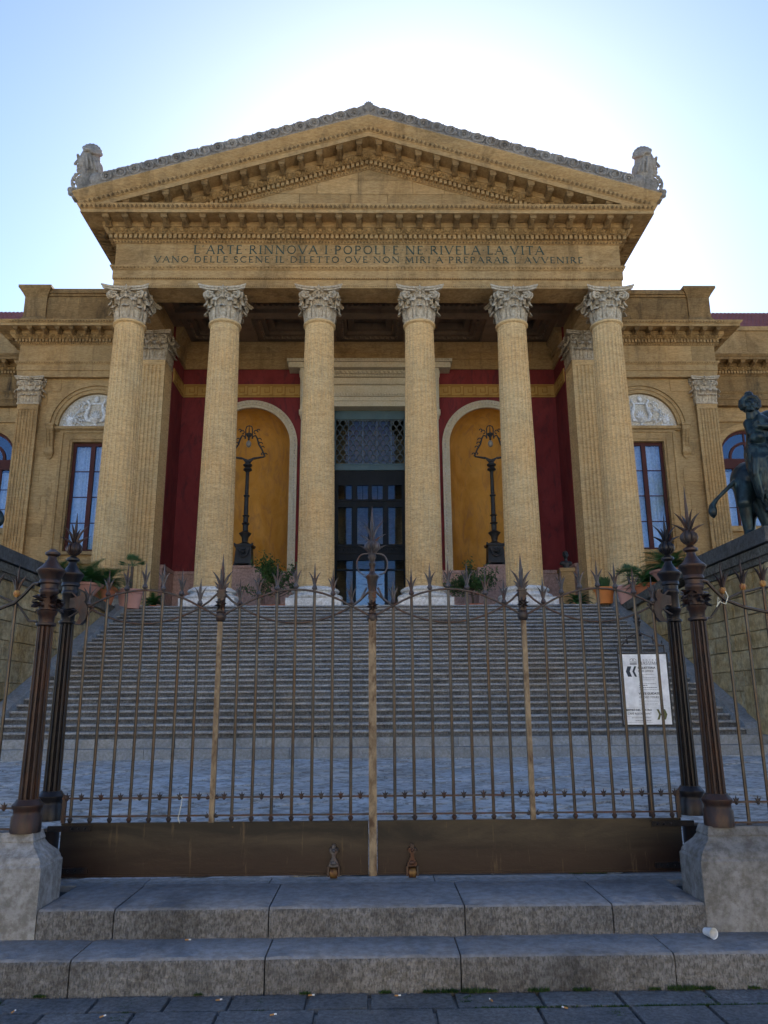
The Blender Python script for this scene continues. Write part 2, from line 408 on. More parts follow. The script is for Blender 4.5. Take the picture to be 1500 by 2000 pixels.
def volute(mb, base, outv, r=.17, w=.05, turns=1.6, flip=1):
    """spiral scroll in the vertical plane spanned by outv, centred at base"""
    o = Vector((outv[0], outv[1], 0)).normalized(); B = Vector(base); pts = []; rs = []
    n = 22
    for i in range(n+1):
        t = i/n; a = PI*.75*flip - t*turns*2*PI*flip; rr = r*(1-t*.82)
        pts.append(B+o*(math.cos(a)*rr)+Vector((0, 0, math.sin(a)*rr))); rs.append(w*(1-.35*t))
    mb.tube(pts, rs, 6)
def flower(mb, c, outv, r=.2, n=6):
    o = Vector((outv[0], outv[1], 0)).normalized(); s = Vector((-o.y, o.x, 0)); C = Vector(c); up = Vector((0, 0, 1))
    for k in range(n):
        a = 2*PI*k/n+PI/2; d = s*math.cos(a)+up*math.sin(a); q = s*math.cos(a+PI/2)+up*math.sin(a+PI/2)
        P = [[C+o*.02-q*.02*r, C+o*.03, C+o*.02+q*.02*r],
             [C+d*r*.5-q*r*.22+o*.03, C+d*r*.5+o*.09, C+d*r*.5+q*r*.22+o*.03],
             [C+d*r*.85-q*r*.14+o*.04, C+d*r*.85+o*.07, C+d*r*.85+q*r*.14+o*.04],
             [C+d*r*1.12-q*.005+o*.02, C+d*r*1.12+o*.025, C+d*r*1.12+q*.005+o*.02]]
        mb.grid(P, thick=-o*.03)
    mb.ball(C+o*.07, r*.26, 8, 5)
def abacus(mb, half, z0, z1, cx=0, cy=0, horn=.12, sides=None):
    poly = []
    for k in range(4):
        a0 = k*PI/2
        for j in range(9):
            t = -1+j/4; x = t*half; y = -half*(1-.14*(1-t*t))
            if abs(t) == 1: x *= 1+horn; y *= 1+horn
            c, s = math.cos(a0), math.sin(a0)
            poly.append((cx+x*c-y*s, cy+x*s+y*c))
    mb.prism(poly, z0, z0+(z1-z0)*.45)
    mb.prism([((x-cx)*1.05+cx, (y-cy)*1.05+cy) for x, y in poly], z0+(z1-z0)*.5, z1)
def column_capital():
    mb = MB(); h = 1.40; bell = lambda z: .585+.10*(max(0, z)/h)**2*1.6
    mb.lathe([(.60, -.02), (.64, .0), (.64, .05), (.56, .07)]+[(bell(t*h*.9/8)-.05, t*h*.9/8+.05) for t in range(9)], n=24)
    L1 = leaf_grid(.33, .50, .24); L2 = leaf_grid(.30, .84, .28)
    for k in range(8):
        a = PI/8+k*PI/4; put_leaf(mb, L2, (0, 0, 0), (math.cos(a), math.sin(a)), .05, bell)
    for k in range(8):
        a = k*PI/4; put_leaf(mb, L1, (0, 0, 0), (math.cos(a), math.sin(a)), .05, lambda z: bell(z)+.05)
    for k in range(4):
        a = PI/4+k*PI/2; d = (math.cos(a), math.sin(a))
        mb.tube([(d[0]*.62, d[1]*.62, .75), (d[0]*.72, d[1]*.72, .95), (d[0]*.86, d[1]*.86, 1.12), (d[0]*.95, d[1]*.95, 1.2)], [.06, .07, .06, .05], 6)
        for sft in (-.07, .07):
            volute(mb, (d[0]*.93-d[1]*sft, d[1]*.93+d[0]*sft, 1.04), d, .18, .055)
        put_leaf(mb, leaf_grid(.26, .30, .22, 5, 7), (d[0]*.72, d[1]*.72, .72), d)
        b = k*PI/2; e = (math.cos(b), math.sin(b)); s = (-e[1], e[0])
        for sg in (-1, 1):
            c = Vector((e[0]*.74+s[0]*.17*sg, e[1]*.74+s[1]*.17*sg, 1.0))
            volute(mb, c, (s[0]*-sg, s[1]*-sg), .11, .035, 1.3)
            c2 = Vector((e[0]*.72+s[0]*.52*sg, e[1]*.72+s[1]*.52*sg, 1.03))
            volute(mb, c2, (s[0]*sg, s[1]*sg), .15, .05, 1.3)
            mb.tube([(e[0]*.66+s[0]*.3*sg, e[1]*.66+s[1]*.3*sg, .55), (e[0]*.7+s[0]*.32*sg, e[1]*.7+s[1]*.32*sg, .8), (e[0]*.73+s[0]*.4*sg, e[1]*.73+s[1]*.4*sg, 1.05)], [.045, .05, .05], 6)
        flower(mb, (e[0]*.80, e[1]*.80, 1.22), e, .23)
        mb.ball((e[0]*.74, e[1]*.74, .98), .09, 8, 5)
    abacus(mb, .86, 1.24, 1.42)
    return mb.mesh('capital')
CAPITAL = column_capital()
def pier_capital(wx, wy, h, k):
    """square capital on a wx by wy shaft (half sizes)"""
    mb = MB(); mb.frustum(0, 0, 0, h*.88, wx*.98, wy*.98, wx*1.02, wy*1.02)
    mb.box(-wx-.03, wx+.03, -wy-.03, wy+.03, -.03, .04)
    L1 = leaf_grid(.33, .50, .22); L2 = leaf_grid(.28, .84, .26)
    for (nx, ny, wid, dep) in ((0, -1, wx, wy), (1, 0, wy, wx), (-1, 0, wy, wx), (0, 1, wx, wy)):
        o = (nx, ny); s = Vector((-ny, nx, 0)); O = Vector((nx, ny, 0))
        for q in (-.62, -.02, .58):
            put_leaf(mb, L1, O*dep+s*wid*(q+.02), o, .04, None, k)
        for q in (-.92, -.32, .32, .92):
            put_leaf(mb, L2, O*dep*.99+s*wid*q*.95, o, .04, None, k)
        for sg in (-1, 1):
            volute(mb, O*(dep+.05)+s*wid*.26*sg+Vector((0, 0, h*.72)), s*-sg, .11*k, .035*k, 1.3)
            volute(mb, O*(dep+.08)+s*wid*.80*sg+Vector((0, 0, h*.74)), s*sg, .16*k, .052*k, 1.3)
            mb.tube([O*(dep+.02)+s*wid*.45*sg+Vector((0, 0, h*.4)), O*(dep+.05)+s*wid*.5*sg+Vector((0, 0, h*.6)), O*(dep+.08)+s*wid*.62*sg+Vector((0, 0, h*.76))], .045*k, 6)
        flower(mb, O*(dep+.1)+Vector((0, 0, h*.87)), o, .23*k)
        mb.ball(O*(dep+.06)+Vector((0, 0, h*.7)), .09*k, 8, 5)
    zt = h
    for kk in (0, 1):
        e = .10*k+.04*kk; za, zb = (h*.89, h*.945) if kk == 0 else (h*.95, h)
        X, Y = wx+e, wy+e; poly = []
        for (ax, ay) in ((-1, -1), (1, -1), (1, 1), (-1, 1)):
            poly.append(((X+.1*k)*ax, (Y+.1*k)*ay))
            nx2 = {(-1, -1): (0, -1), (1, -1): (1, 0), (1, 1): (0, 1), (-1, 1): (-1, 0)}[(ax, ay)]
            poly.append((nx2[0]*(X-.04*k), nx2[1]*(Y-.04*k)))
        mb.prism(poly, za, zb)
    return mb.mesh('capital')

# ---- columns
def shaft_mesh(rb, rt, z0, z1):
    n = 24; sub = 6; seg = []
    for k in range(n):
        for q, d in ((0, 0), (.22, 0), (.28, .040), (.6, .062), (.94, .040), (.999, 0)): seg.append(((k+q)*2*PI/n, d))
    m = len(seg); rows = 16; vs = []; fs = []
    zs = [z0+(z1-z0)*i/rows for i in range(rows+1)]
    for i, z in enumerate(zs):
        t = i/rows; r = rb+(rt-rb)*(t**1.5)
        for a, d in seg:
            dd = d*(.15 if i in (0, rows) else 1)
            vs.append(((r-dd)*math.cos(a), (r-dd)*math.sin(a), z))
    fs = [(i*m+k, i*m+(k+1) % m, (i+1)*m+(k+1) % m, (i+1)*m+k) for i in range(rows) for k in range(m)]
    mb = MB().add(vs, fs)
    mb.lathe([(rt*.98, 0), (rt+.02, .02), (rt+.085, .06), (rt+.085, .13), (rt+.02, .17)], n=32, z=z1-.02)
    mb.lathe([(rb+.07, 0), (rb+.07, .08), (rb+.0, .13)], n=32, z=z0-.05)
    return mb.mesh('shaft')
SHAFT = shaft_mesh(.735, .61, .80, 12.10)
bmb = MB(); bmb.box(-1.06, 1.06, -1.06, 1.06, 0, .32)
bmb.lathe([(1.0, .32), (1.06, .36), (1.08, .42), (1.05, .49), (.98, .52), (.88, .54), (.84, .58), (.85, .63), (.93, .65), (.95, .70), (.92, .75), (.83, .78), (.80, .82), (.76, .84)], n=40)
BASE = bmb.mesh('base')
for x in CX:
    c = node('column', theatre, (x, YC, Z0))
    link('base', BASE, 'marble', c, (x, YC, Z0), True)
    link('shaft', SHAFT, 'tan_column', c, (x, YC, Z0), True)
    link('capital', CAPITAL, 'grey_carved', c, (x, YC, Z0+12.25), True)

# ---- fluted piers and pilasters
def fluted_face(mb, xa, xb, yf, z0, z1, n, d=.045, flip=1, axis='x'):
    """flutes cut in a wall face: strip polyline extruded in z"""
    w_ = (xb-xa); m = w_*.07; fw = (w_-2*m)/n; pts = [(xa, 0)]
    for k in range(n):
        a = xa+m+k*fw
        pts += [(a+fw*.12, 0), (a+fw*.22, d*.8), (a+fw*.5, d), (a+fw*.78, d*.8), (a+fw*.88, 0)]
    pts.append((xb, 0))
    if axis == 'x': P = [[(x, yf+dd*flip, z) for x, dd in pts] for z in (z0, z1)]
    else: P = [[(yf+dd*flip, x, z) for x, dd in pts] for z in (z0, z1)]
    mb.grid(P)
def pier(parent, name, x0, x1, y0, y1, z0, z1, caph, mat='tan_column', n=6, inner=None, k=1.0, base=.55, nside=None):
    p = node(name, parent, ((x0+x1)/2, y0, z0)); mb = MB()
    mb.box(x0+.02, x1-.02, y0+.08, y1-.02, z0, z1-caph)
    mb.box(x0, x1, y0, y1, z1-caph-.28, z1-caph); mb.box(x0, x1, y0, y1, z0+base-.1, z0+base+.45)
    fluted_face(mb, x0, x1, y0, z0+base+.45, z1-caph-.28, n)
    ns = nside or n
    fluted_face(mb, y0, y1, x0, z0+base+.45, z1-caph-.28, ns, axis='y'); fluted_face(mb, y0, y1, x1, z0+base+.45, z1-caph-.28, ns, flip=-1, axis='y')
    part('shaft', mb, mat, p)
    b = MB(); b.box(x0-.14, x1+.14, y0-.14, y1+.02, z0, z0+base*.5)
    b.box(x0-.09, x1+.09, y0-.09, y1+.01, z0+base*.5, z0+base*.75); b.box(x0-.04, x1+.04, y0-.04, y1+.005, z0+base*.75, z0+base)
    part('base', b, 'marble' if base > .5 else mat, p)
    cx, cy = (x0+x1)/2, (y0+y1)/2
    link('capital', pier_capital((x1-x0)/2, (y1-y0)/2, caph, k), 'grey_carved', p, (cx, cy, z1-caph), True)
    return p
ZA = 18.92
for s in (-1, 1):
    xa, xb = sorted((BX+s*9.62, BX+s*10.86))
    pier(theatre, 'corner_pier', xa, xb, 33.5, 34.8, Z0, ZA, 1.45, n=6, nside=6)

# ---- portico entablature
def profile(z, k=1.0, inner=-1.24, top=None):
    """classical entablature; z = soffit height, k = vertical/projection scale"""
    P = lambda p, dz: (p*k, z+dz*k)
    pr = [P(inner/k, 0), P(0, 0), P(0, .40), P(.05, .42), P(.05, .80), P(.10, .84), P(.16, .95), P(.16, 1.01), P(0, 1.03), P(0, 2.10),
          P(.05, 2.12), P(.10, 2.2), P(.13, 2.22), P(.13, 2.42), P(.30, 2.43), P(.38, 2.52), P(.46, 2.64), P(.50, 2.65), P(.50, 2.86), P(1.18, 2.86), P(1.20, 2.84),
          P(1.20, 3.0), P(1.24, 3.02), P(1.30, 3.1), P(1.34, 3.17), P(1.34, 3.19), P(inner/k, 3.19)]
    return pr
yb = 48
path = [(BX-HW, yb), (BX-HW, YF), (BX+HW, YF), (BX+HW, yb)]
path = [(x, y) for x, y in path]
ent = node('entablature', theatre, (BX, YF, ZA))
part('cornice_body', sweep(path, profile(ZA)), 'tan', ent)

def modillion_mesh(L, wdt, h):
    """scrolled bracket: y from 0 (wall) to -L, top z=0, down to -h"""
    prof = [(0, 0), (-L, 0), (-L, -h*.35), (-L*.93, -h*.55), (-L*.78, -h*.5), (-L*.6, -h*.45), (-L*.4, -h*.62), (-L*.22, -h*.95), (-L*.08, -h), (0, -h*.85)]
    mb = MB()
    mb.prism([(a, b) for a, b in prof], -wdt/2, wdt/2, 'x')
    mb.box(-wdt*.62, wdt*.62, -L*1.03, 0, 0, .06)
    mb.box(-wdt*.62, wdt*.62, -L*1.03, 0, -.045, -.003)
    mb.tube([(-wdt*.56, -L*.9, -h*.33), (wdt*.56, -L*.9, -h*.33)], h*.17, 8)
    mb.tube([(-wdt*.56, -L*.16, -h*.78), (wdt*.56, -L*.16, -h*.78)], h*.22, 8)
    # leaf hanging under the bracket
    rows = [[(u*wdt*.36, -L*t, -h*(.95-.42*t)-.04*(1-abs(u))-.02*math.cos(t*PI*5)) for u in (-1, -.5, 0, .5, 1)] for t in (.1, .3, .5, .7, .88)]
    mb.grid(rows, thick=(0, 0, .03))
    return mb.mesh('modillion')
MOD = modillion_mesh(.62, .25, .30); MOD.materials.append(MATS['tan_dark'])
def egg_mesh(wd, h):
    mb = MB(); mb.ball((0, -.02, 0), 1, 8, 6, (wd*.27, .06, h*.42))
    pts = [(-wd*.38, -.01, h*.5)]+[(math.cos(a)*wd*.38, -.03-.02*abs(math.sin(a)), math.sin(a)*h*.48) for a in [PI+i*PI/8 for i in range(9)]]+[(wd*.38, -.01, h*.5)]
    mb.tube(pts, wd*.07, 5)
    mb.tube([(wd*.5, -.0, h*.5), (wd*.5, -.05, -h*.1), (wd*.5, -.02, -h*.45)], [wd*.03, wd*.06, wd*.02], 5)
    return mb.mesh('egg')
EGG = egg_mesh(.41, .25); EGG.materials.append(MATS['ochre_relief'])
mx = []
for i in range(5):
    for j in range(5): mx.append(CX[i]+(CX[i+1]-CX[i])*j/5)
mx.append(CX[5]); mx = [mx[0]-.82]+mx+[mx[-1]+.82]
ZM = ZA+2.855
for x in mx: link('modillion', MOD, None, ent, (x, YF-.5, ZM), True)
for s in (-1, 1):
    for k in range(9):
        link('modillion', MOD, None, ent, (BX+s*(HW+.5), YF+.25+k*.82, ZM), True, rot=(0, 0, s*PI/2))
ne = 53
for k in range(ne): link('egg', EGG, None, ent, (BX-(HW+.3)+(k+.5)*(2*HW+.6)/ne, YF-.40, ZA+2.545), True, rot=(R(38), 0, 0))
def dentils(mb, x0, x1, yf, z0, z1, d, n, zf=None):
    st = (x1-x0)/n
    for k in range(n):
        a = x0+(k+.17)*st; z = zf(a+st*.33) if zf else 0
        mb.box(a, a+st*.64, yf-d, yf, z0+z, z1+z)
dm = MB(); dentils(dm, BX-HW-.28, BX+HW+.28, YF-.13, ZA+2.23, ZA+2.42, .16, 106)
for k in range(30):
    for s in (-1, 1):
        a, b = sorted((BX+s*(HW+.13), BX+s*(HW+.29))); dm.box(a, b, YF-.1+k*.21, YF+.04+k*.21, ZA+2.23, ZA+2.42)
part('dentils', dm, 'tan', ent, kind='stuff')
# carved bead and leaf mouldings
def beads(mb, x0, x1, y, z, r, step, zf=None, sc=(1, 1, 1)):
    n = int((x1-x0)/step)
    for k in range(n+1):
        x = x0+(k+.5)*(x1-x0)/(n+1); zz = z+(zf(x) if zf else 0)
        v = [(x-r*sc[0], y, zz), (x, y-r, zz+r*sc[2]), (x+r*sc[0], y, zz), (x, y-r, zz-r*sc[2]), (x, y-r*1.5, zz)]
        mb.add(v, [(0, 3, 4), (3, 2, 4), (2, 1, 4), (1, 0, 4)])
bm_ = MB()
beads(bm_, BX-HW-.1, BX+HW+.1, YF-.10, ZA+.90, .05, .155); beads(bm_, BX-HW, BX+HW, YF-.035, ZA+.41, .035, .1)
beads(bm_, BX-HW, BX+HW, YF+.0, ZA+.08, .025, .08); beads(bm_, BX-HW-.1, BX+HW+.1, YF-.07, ZA+2.155, .05, .14)
beads(bm_, BX-HW-1.2, BX+HW+1.2, YF-1.25, ZA+3.07, .085, .19)
part('carved_moulding', bm_, 'tan_dark', ent, kind='stuff')
# frieze blocks
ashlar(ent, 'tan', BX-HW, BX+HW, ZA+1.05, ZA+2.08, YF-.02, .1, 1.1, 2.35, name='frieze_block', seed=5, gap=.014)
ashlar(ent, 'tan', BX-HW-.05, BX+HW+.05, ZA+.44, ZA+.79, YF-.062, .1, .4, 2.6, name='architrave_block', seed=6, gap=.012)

# ---- inscription, Roman capitals built from strokes
def arcp(cx, cy, rx, ry, a0, a1, n=12): return [(cx+rx*math.cos(R(a0+(a1-a0)*i/n)), cy+ry*math.sin(R(a0+(a1-a0)*i/n))) for i in range(n+1)]
TK, TN = .125, .065
def G():
    g = {}
    sf = lambda x, y, w=.24: ([(x-w/2, y), (x+w/2, y)], .045)
    st = lambda x: ([(x, 0), (x, 1)], TK)
    g['A'] = (.86, [([(.06, 0), (.42, 1)], TN), ([(.42, 1), (.78, 0)], TK), ([(.2, .36), (.64, .36)], TN), sf(.06, .02, .2), sf(.78, .02, .2)])
    g['V'] = (.84, [([(.04, 1), (.42, 0)], TK), ([(.42, 0), (.78, 1)], TN), sf(.06, .98, .2), sf(.78, .98, .2)])
    g['N'] = (.92, [([(.12, 0), (.12, 1)], TN), ([(.12, 1), (.78, 0)], TK), ([(.78, 0), (.78, 1)], TN), sf(.12, .02), sf(.10, .98, .2), sf(.78, .98)])
    g['M'] = (1.05, [([(.1, 0), (.16, 1)], TN), ([(.16, 1), (.5, .08)], TK), ([(.5, .08), (.84, 1)], TN), ([(.84, 1), (.92, 0)], TK), sf(.1, .02), sf(.92, .02)])
    g['E'] = (.62, [st(.14), ([(.1, .97), (.52, .97)], TN), ([(.1, .52), (.44, .52)], TN), ([(.1, .03), (.55, .03)], TN), ([(.52, .98), (.52, .86)], .04), ([(.55, .02), (.55, .16)], .04)])
    g['I'] = (.34, [st(.17), sf(.17, .02, .28), sf(.17, .98, .28)])
    g['L'] = (.60, [st(.14), ([(.1, .03), (.54, .03)], TN), sf(.14, .98), ([(.54, .02), (.54, .18)], .04)])
    g['T'] = (.72, [st(.36), ([(.04, .97), (.68, .97)], TN), sf(.36, .02), ([(.05, .98), (.05, .84)], .04), ([(.67, .98), (.67, .84)], .04)])
    g['O'] = (.92, [(arcp(.45, .5, .36, .46, 0, 360, 20), .1)])
    g['C'] = (.82, [(arcp(.47, .5, .38, .46, 48, 312, 16), .1), ([(.72, .98), (.72, .78)], .04)])
    g['S'] = (.58, [(arcp(.28, .73, .19, .23, 30, 270, 10)+arcp(.28, .27, .21, .23, 90, -150, 10), .1)])
    g['D'] = (.86, [st(.14), ([(.1, .97), (.36, .97)], TN), (arcp(.36, .5, .40, .46, 90, -90, 12), .1), ([(.1, .03), (.36, .03)], TN)])
    g['P'] = (.66, [st(.14), ([(.1, .97), (.32, .97)], TN), (arcp(.32, .72, .24, .24, 90, -90, 8), .1), ([(.14, .48), (.32, .48)], TN), sf(.14, .02)])
    g['R'] = (.76, [st(.14), ([(.1, .97), (.32, .97)], TN), (arcp(.32, .74, .23, .23, 90, -90, 8), .1), ([(.14, .5), (.34, .5)], TN), ([(.34, .5), (.72, .0)], TK), sf(.14, .02)])
    g['·'] = (.30, [([(.11, .5), (.19, .5)], .09)])
    g["'"] = (.26, [([(.14, 1), (.08, .8)], .06)])
    g[' '] = (.36, [])
    return g
GL = G()
def text_width(s, sp): return sum(GL[c][0]+sp for c in s)-sp
def roman(s, xc, width, z, h, y, depth, mb, sp=.16):
    k = width/(text_width(s, sp)*h); x = xc-width/2
    for c in s:
        adv, strokes = GL[c]
        for pts, t in strokes:
            for a, b in zip(pts[:-1], pts[1:]):
                A = Vector((x+a[0]*h*k, z+a[1]*h)); B = Vector((x+b[0]*h*k, z+b[1]*h)); d = (B-A)
                if d.length < 1e-6: continue
                d.normalize(); n = Vector((-d.y, d.x))*t*h/2; e = d*t*h*.2*(1 if len(pts) > 2 else 0)
                q = [A-n-e, B-n+e, B+n+e, A+n-e]
                mb.prism([(p.x, p.y) for p in q], y-depth, y, 'y')
        x += (adv+sp)*h*k
for s_, xc, wd, z, h in (("L'ARTE·RINNOVA·I·POPOLI·E·NE·RIVELA·LA·VITA", BX+.02, 15.2, ZA+1.62, .41), ("VANO·DELLE·SCENE·IL·DILETTO·OVE·NON·MIRI·A·PREPARAR·L'AVVENIRE", BX+.02, 18.55, ZA+1.20, .30)):
    k_ = wd/(text_width(s_, .16)*h); x_ = xc-wd/2
    for ch in s_:
        adv = GL[ch][0]*h*k_
        if GL[ch][1]:
            mb = MB(); roman(ch, x_+adv/2, adv, z, h, YF-.022, .02, mb); part('letter', mb, 'letter_green', ent)
        x_ += adv+.16*h*k_

# ---- pediment
SL = .311; ZP = 24.80       # slope, height of the tympanum apex line
ped = node('pediment', theatre, (BX, YF, ZA+3.19))
tym = MB(); hw = (ZP-22.05)/SL
tym.prism([(BX-hw-1, 22.0), (BX+hw+1, 22.0), (BX, ZP+.3)], YF+.12, YF+1.2, 'y'); part('tympanum', tym, 'tan', ped)
rg = random.Random(3); zc = 22.1; row = 0
while zc < ZP-.15:
    h = .72; x = BX-(ZP-zc)/SL; xe = BX+(ZP-zc)/SL; x0 = x
    zt = min(zc+h, ZP)
    first = True
    while x < xe-.01:
        L = rg.uniform(1.2, 2.6)*(.6 if first and row % 2 else 1); first = False
        if xe-(x+L) < .7: L = xe-x
        xa, xb = x+.009, min(x+L, xe)-.009
        top = lambda q: ZP-.01-abs(q-BX)*SL
        poly = [(xa, zc+.008), (xb, zc+.008), (xb, max(zc+.01, min(zt-.008, top(xb))))]
        if xa < BX < xb and top(BX) < zt: poly.append((BX, top(BX)))
        else:
            for q in (BX+(ZP-zt)/SL, BX-(ZP-zt)/SL):
                if xa < q < xb: poly.append((q, zt-.008))
            poly[3:] = sorted(poly[3:], key=lambda p: -p[0])
        poly.append((xa, max(zc+.01, min(zt-.008, top(xa)))))
        mb = MB().prism(poly, YF-.012-rg.uniform(0, .012), YF+.1, 'y'); part('stone_block', mb, 'tan', ped)
        x += L
    zc += h; row += 1
def rake(prof, xe_top, zclip, mb=None, y0=YF):
    """extrude profile [(p, z at apex)] down both slopes; each rail ends at its own x"""
    mb = mb or MB(); m = len(prof)
    for s in (-1, 1):
        vs = []
        for p, z in prof: vs.append((BX, y0-p, z))
        for p, z in prof:
            xe = min(xe_top(p), (z-zclip)/SL); vs.append((BX+s*xe, y0-p, z-SL*xe))
        fs = [(k, (k+1) % m, m+(k+1) % m, m+k) for k in range(m)]+[tuple(range(m, 2*m))]
        mb.add(vs, fs)
    return mb
Q = lambda p, dz: (p, ZP+dz)
rprof = [(-1.2, ZP+.0), Q(0, .0), Q(.05, .02), Q(.10, .1), Q(.13, .12), Q(.13, .34), Q(.30, .35), Q(.38, .44), Q(.46, .55), Q(.50, .56), Q(.50, .80), Q(1.18, .80), Q(1.20, .78), Q(1.20, 1.0),
         Q(1.24, 1.03), Q(1.28, 1.13), Q(1.30, 1.22), Q(1.33, 1.25), Q(1.40, 1.36), Q(1.50, 1.56), Q(1.50, 1.62), (-1.2, ZP+1.62)]
part('raking_cornice', rake(rprof, lambda p: HW+p, 22.0), 'tan', ped)
rdz = lambda x: -SL*abs(x-BX)
for x in mx[1:-1]:
    if ZP+.8-SL*abs(x-BX) > 22.28: link('modillion', MOD, None, ped, (x, YF-.5, ZP+.79-SL*abs(x-BX)+(-.035)), True)
for x in (mx[0], mx[-1]): pass
k = 0
for k in range(-22, 22):
    x = BX+(k+.5)*.41; z = ZP+.455+rdz(x)
    if z > 22.2: link('egg', EGG, None, ped, (x, YF-.40, z), True, rot=(R(38), 0, 0))
dm = MB()
for s in (-1, 1):
    for k in range(46):
        x = BX+s*(.1+k*.205); z = ZP+rdz(x)
        if z+.14 > 22.15: dm.box(x-.065, x+.065, YF-.29, YF-.13, z+.14, z+.33)
part('dentils', dm, 'tan', ped, kind='stuff')
bm_ = MB(); beads(bm_, BX-8.6, BX+8.6, YF-.07, ZP+.06, .05, .14, rdz); beads(bm_, BX-HW-1.1, BX+HW+1.1, YF-1.25, ZP+1.10, .085, .19, rdz)
part('carved_moulding', bm_, 'tan_dark', ped, kind='stuff')
# sima joints: thin recessed strips are left to the stone; roof crest with rosettes
crest = node('roof_crest', theatre, (BX, YF-1.4, ZP+1.6))
def crestprof(t): return
cb = MB()
CZ = ZP+1.62; nstep = 88; W_ = HW+1.35
for s in (-1, 1):
    P = []
    for k in range(nstep+1):
        x = W_*k/nstep; ph = (x % .56)/.56; top = .56+.08*abs(math.sin(ph*PI))+.02*math.sin(x*23)
        z = CZ-SL*x
        P.append([(BX+s*x, YF-1.50, z), (BX+s*x, YF-1.52, z+.06), (BX+s*x, YF-1.44, z+.09), (BX+s*x, YF-1.46, z+top-.05), (BX+s*x, YF-1.40, z+top), (BX+s*x, YF-1.22, z+top-.02), (BX+s*x, YF-1.2, z)])
    cb.grid(P)
part('crest_band', cb, 'crest_grey', crest, True)
def rosette(kind):
    mb = MB()
    ring = [(math.cos(a)*.20, -.04, math.sin(a)*.20) for a in [i*2*PI/18 for i in range(18)]]; mb.tube(ring, .045, 6, True)
    if kind:
        ring = [(math.cos(a)*.125, -.04, math.sin(a)*.125) for a in [i*2*PI/14 for i in range(14)]]; mb.tube(ring, .026, 5, True)
        mb.ball((0, -.04, 0), .055, 8, 5)
    else:
        for k in range(7):
            a = -PI/2+(k-3)*.55+PI; mb.tube([(0, -.03, -.06), (math.cos(a+PI/2)*.1, -.06, math.sin(a+PI/2)*.1-.02), (math.cos(a+PI/2)*.16, -.04, math.sin(a+PI/2)*.16)], [.018, .035, .02], 5)
    # curling stem that joins neighbouring roundels
    mb.tube([(.2, -.02, -.2), (.27, -.05, -.05), (.29, -.04, .12), (.24, -.03, .24)], [.02, .035, .03, .018], 5)
    return mb.mesh('rosette')
RS = [rosette(1), rosette(0)]
for r in RS: r.materials.append(MATS['crest_grey'])
for s in (-1, 1):
    for k in range(20):
        x = .62+k*.58; kd = 1 if k % 3 == 2 else 0
        if x < W_-.9: link('rosette', RS[0 if kd == 0 else 1], None, crest, (BX+s*x, YF-1.47, CZ-SL*x+.29), True, rot=(0, s*math.atan(SL), 0), sc=(s, 1, 1))
mb = MB()
pal = []
mb.ball((BX, YF-1.42, CZ+.32), 1, 10, 8, (.26, .1, .40))
for k in range(9):
    a = PI/2+(k-4)*.34; mb.tube([(BX, YF-1.5, CZ+.1), (BX+math.cos(a)*.16, YF-1.56, CZ+.2+math.sin(a)*.2), (BX+math.cos(a)*.26, YF-1.5, CZ+.25+math.sin(a)*.42)], [.02, .045, .03], 5)
part('palmette', mb, 'crest_grey', crest, True)

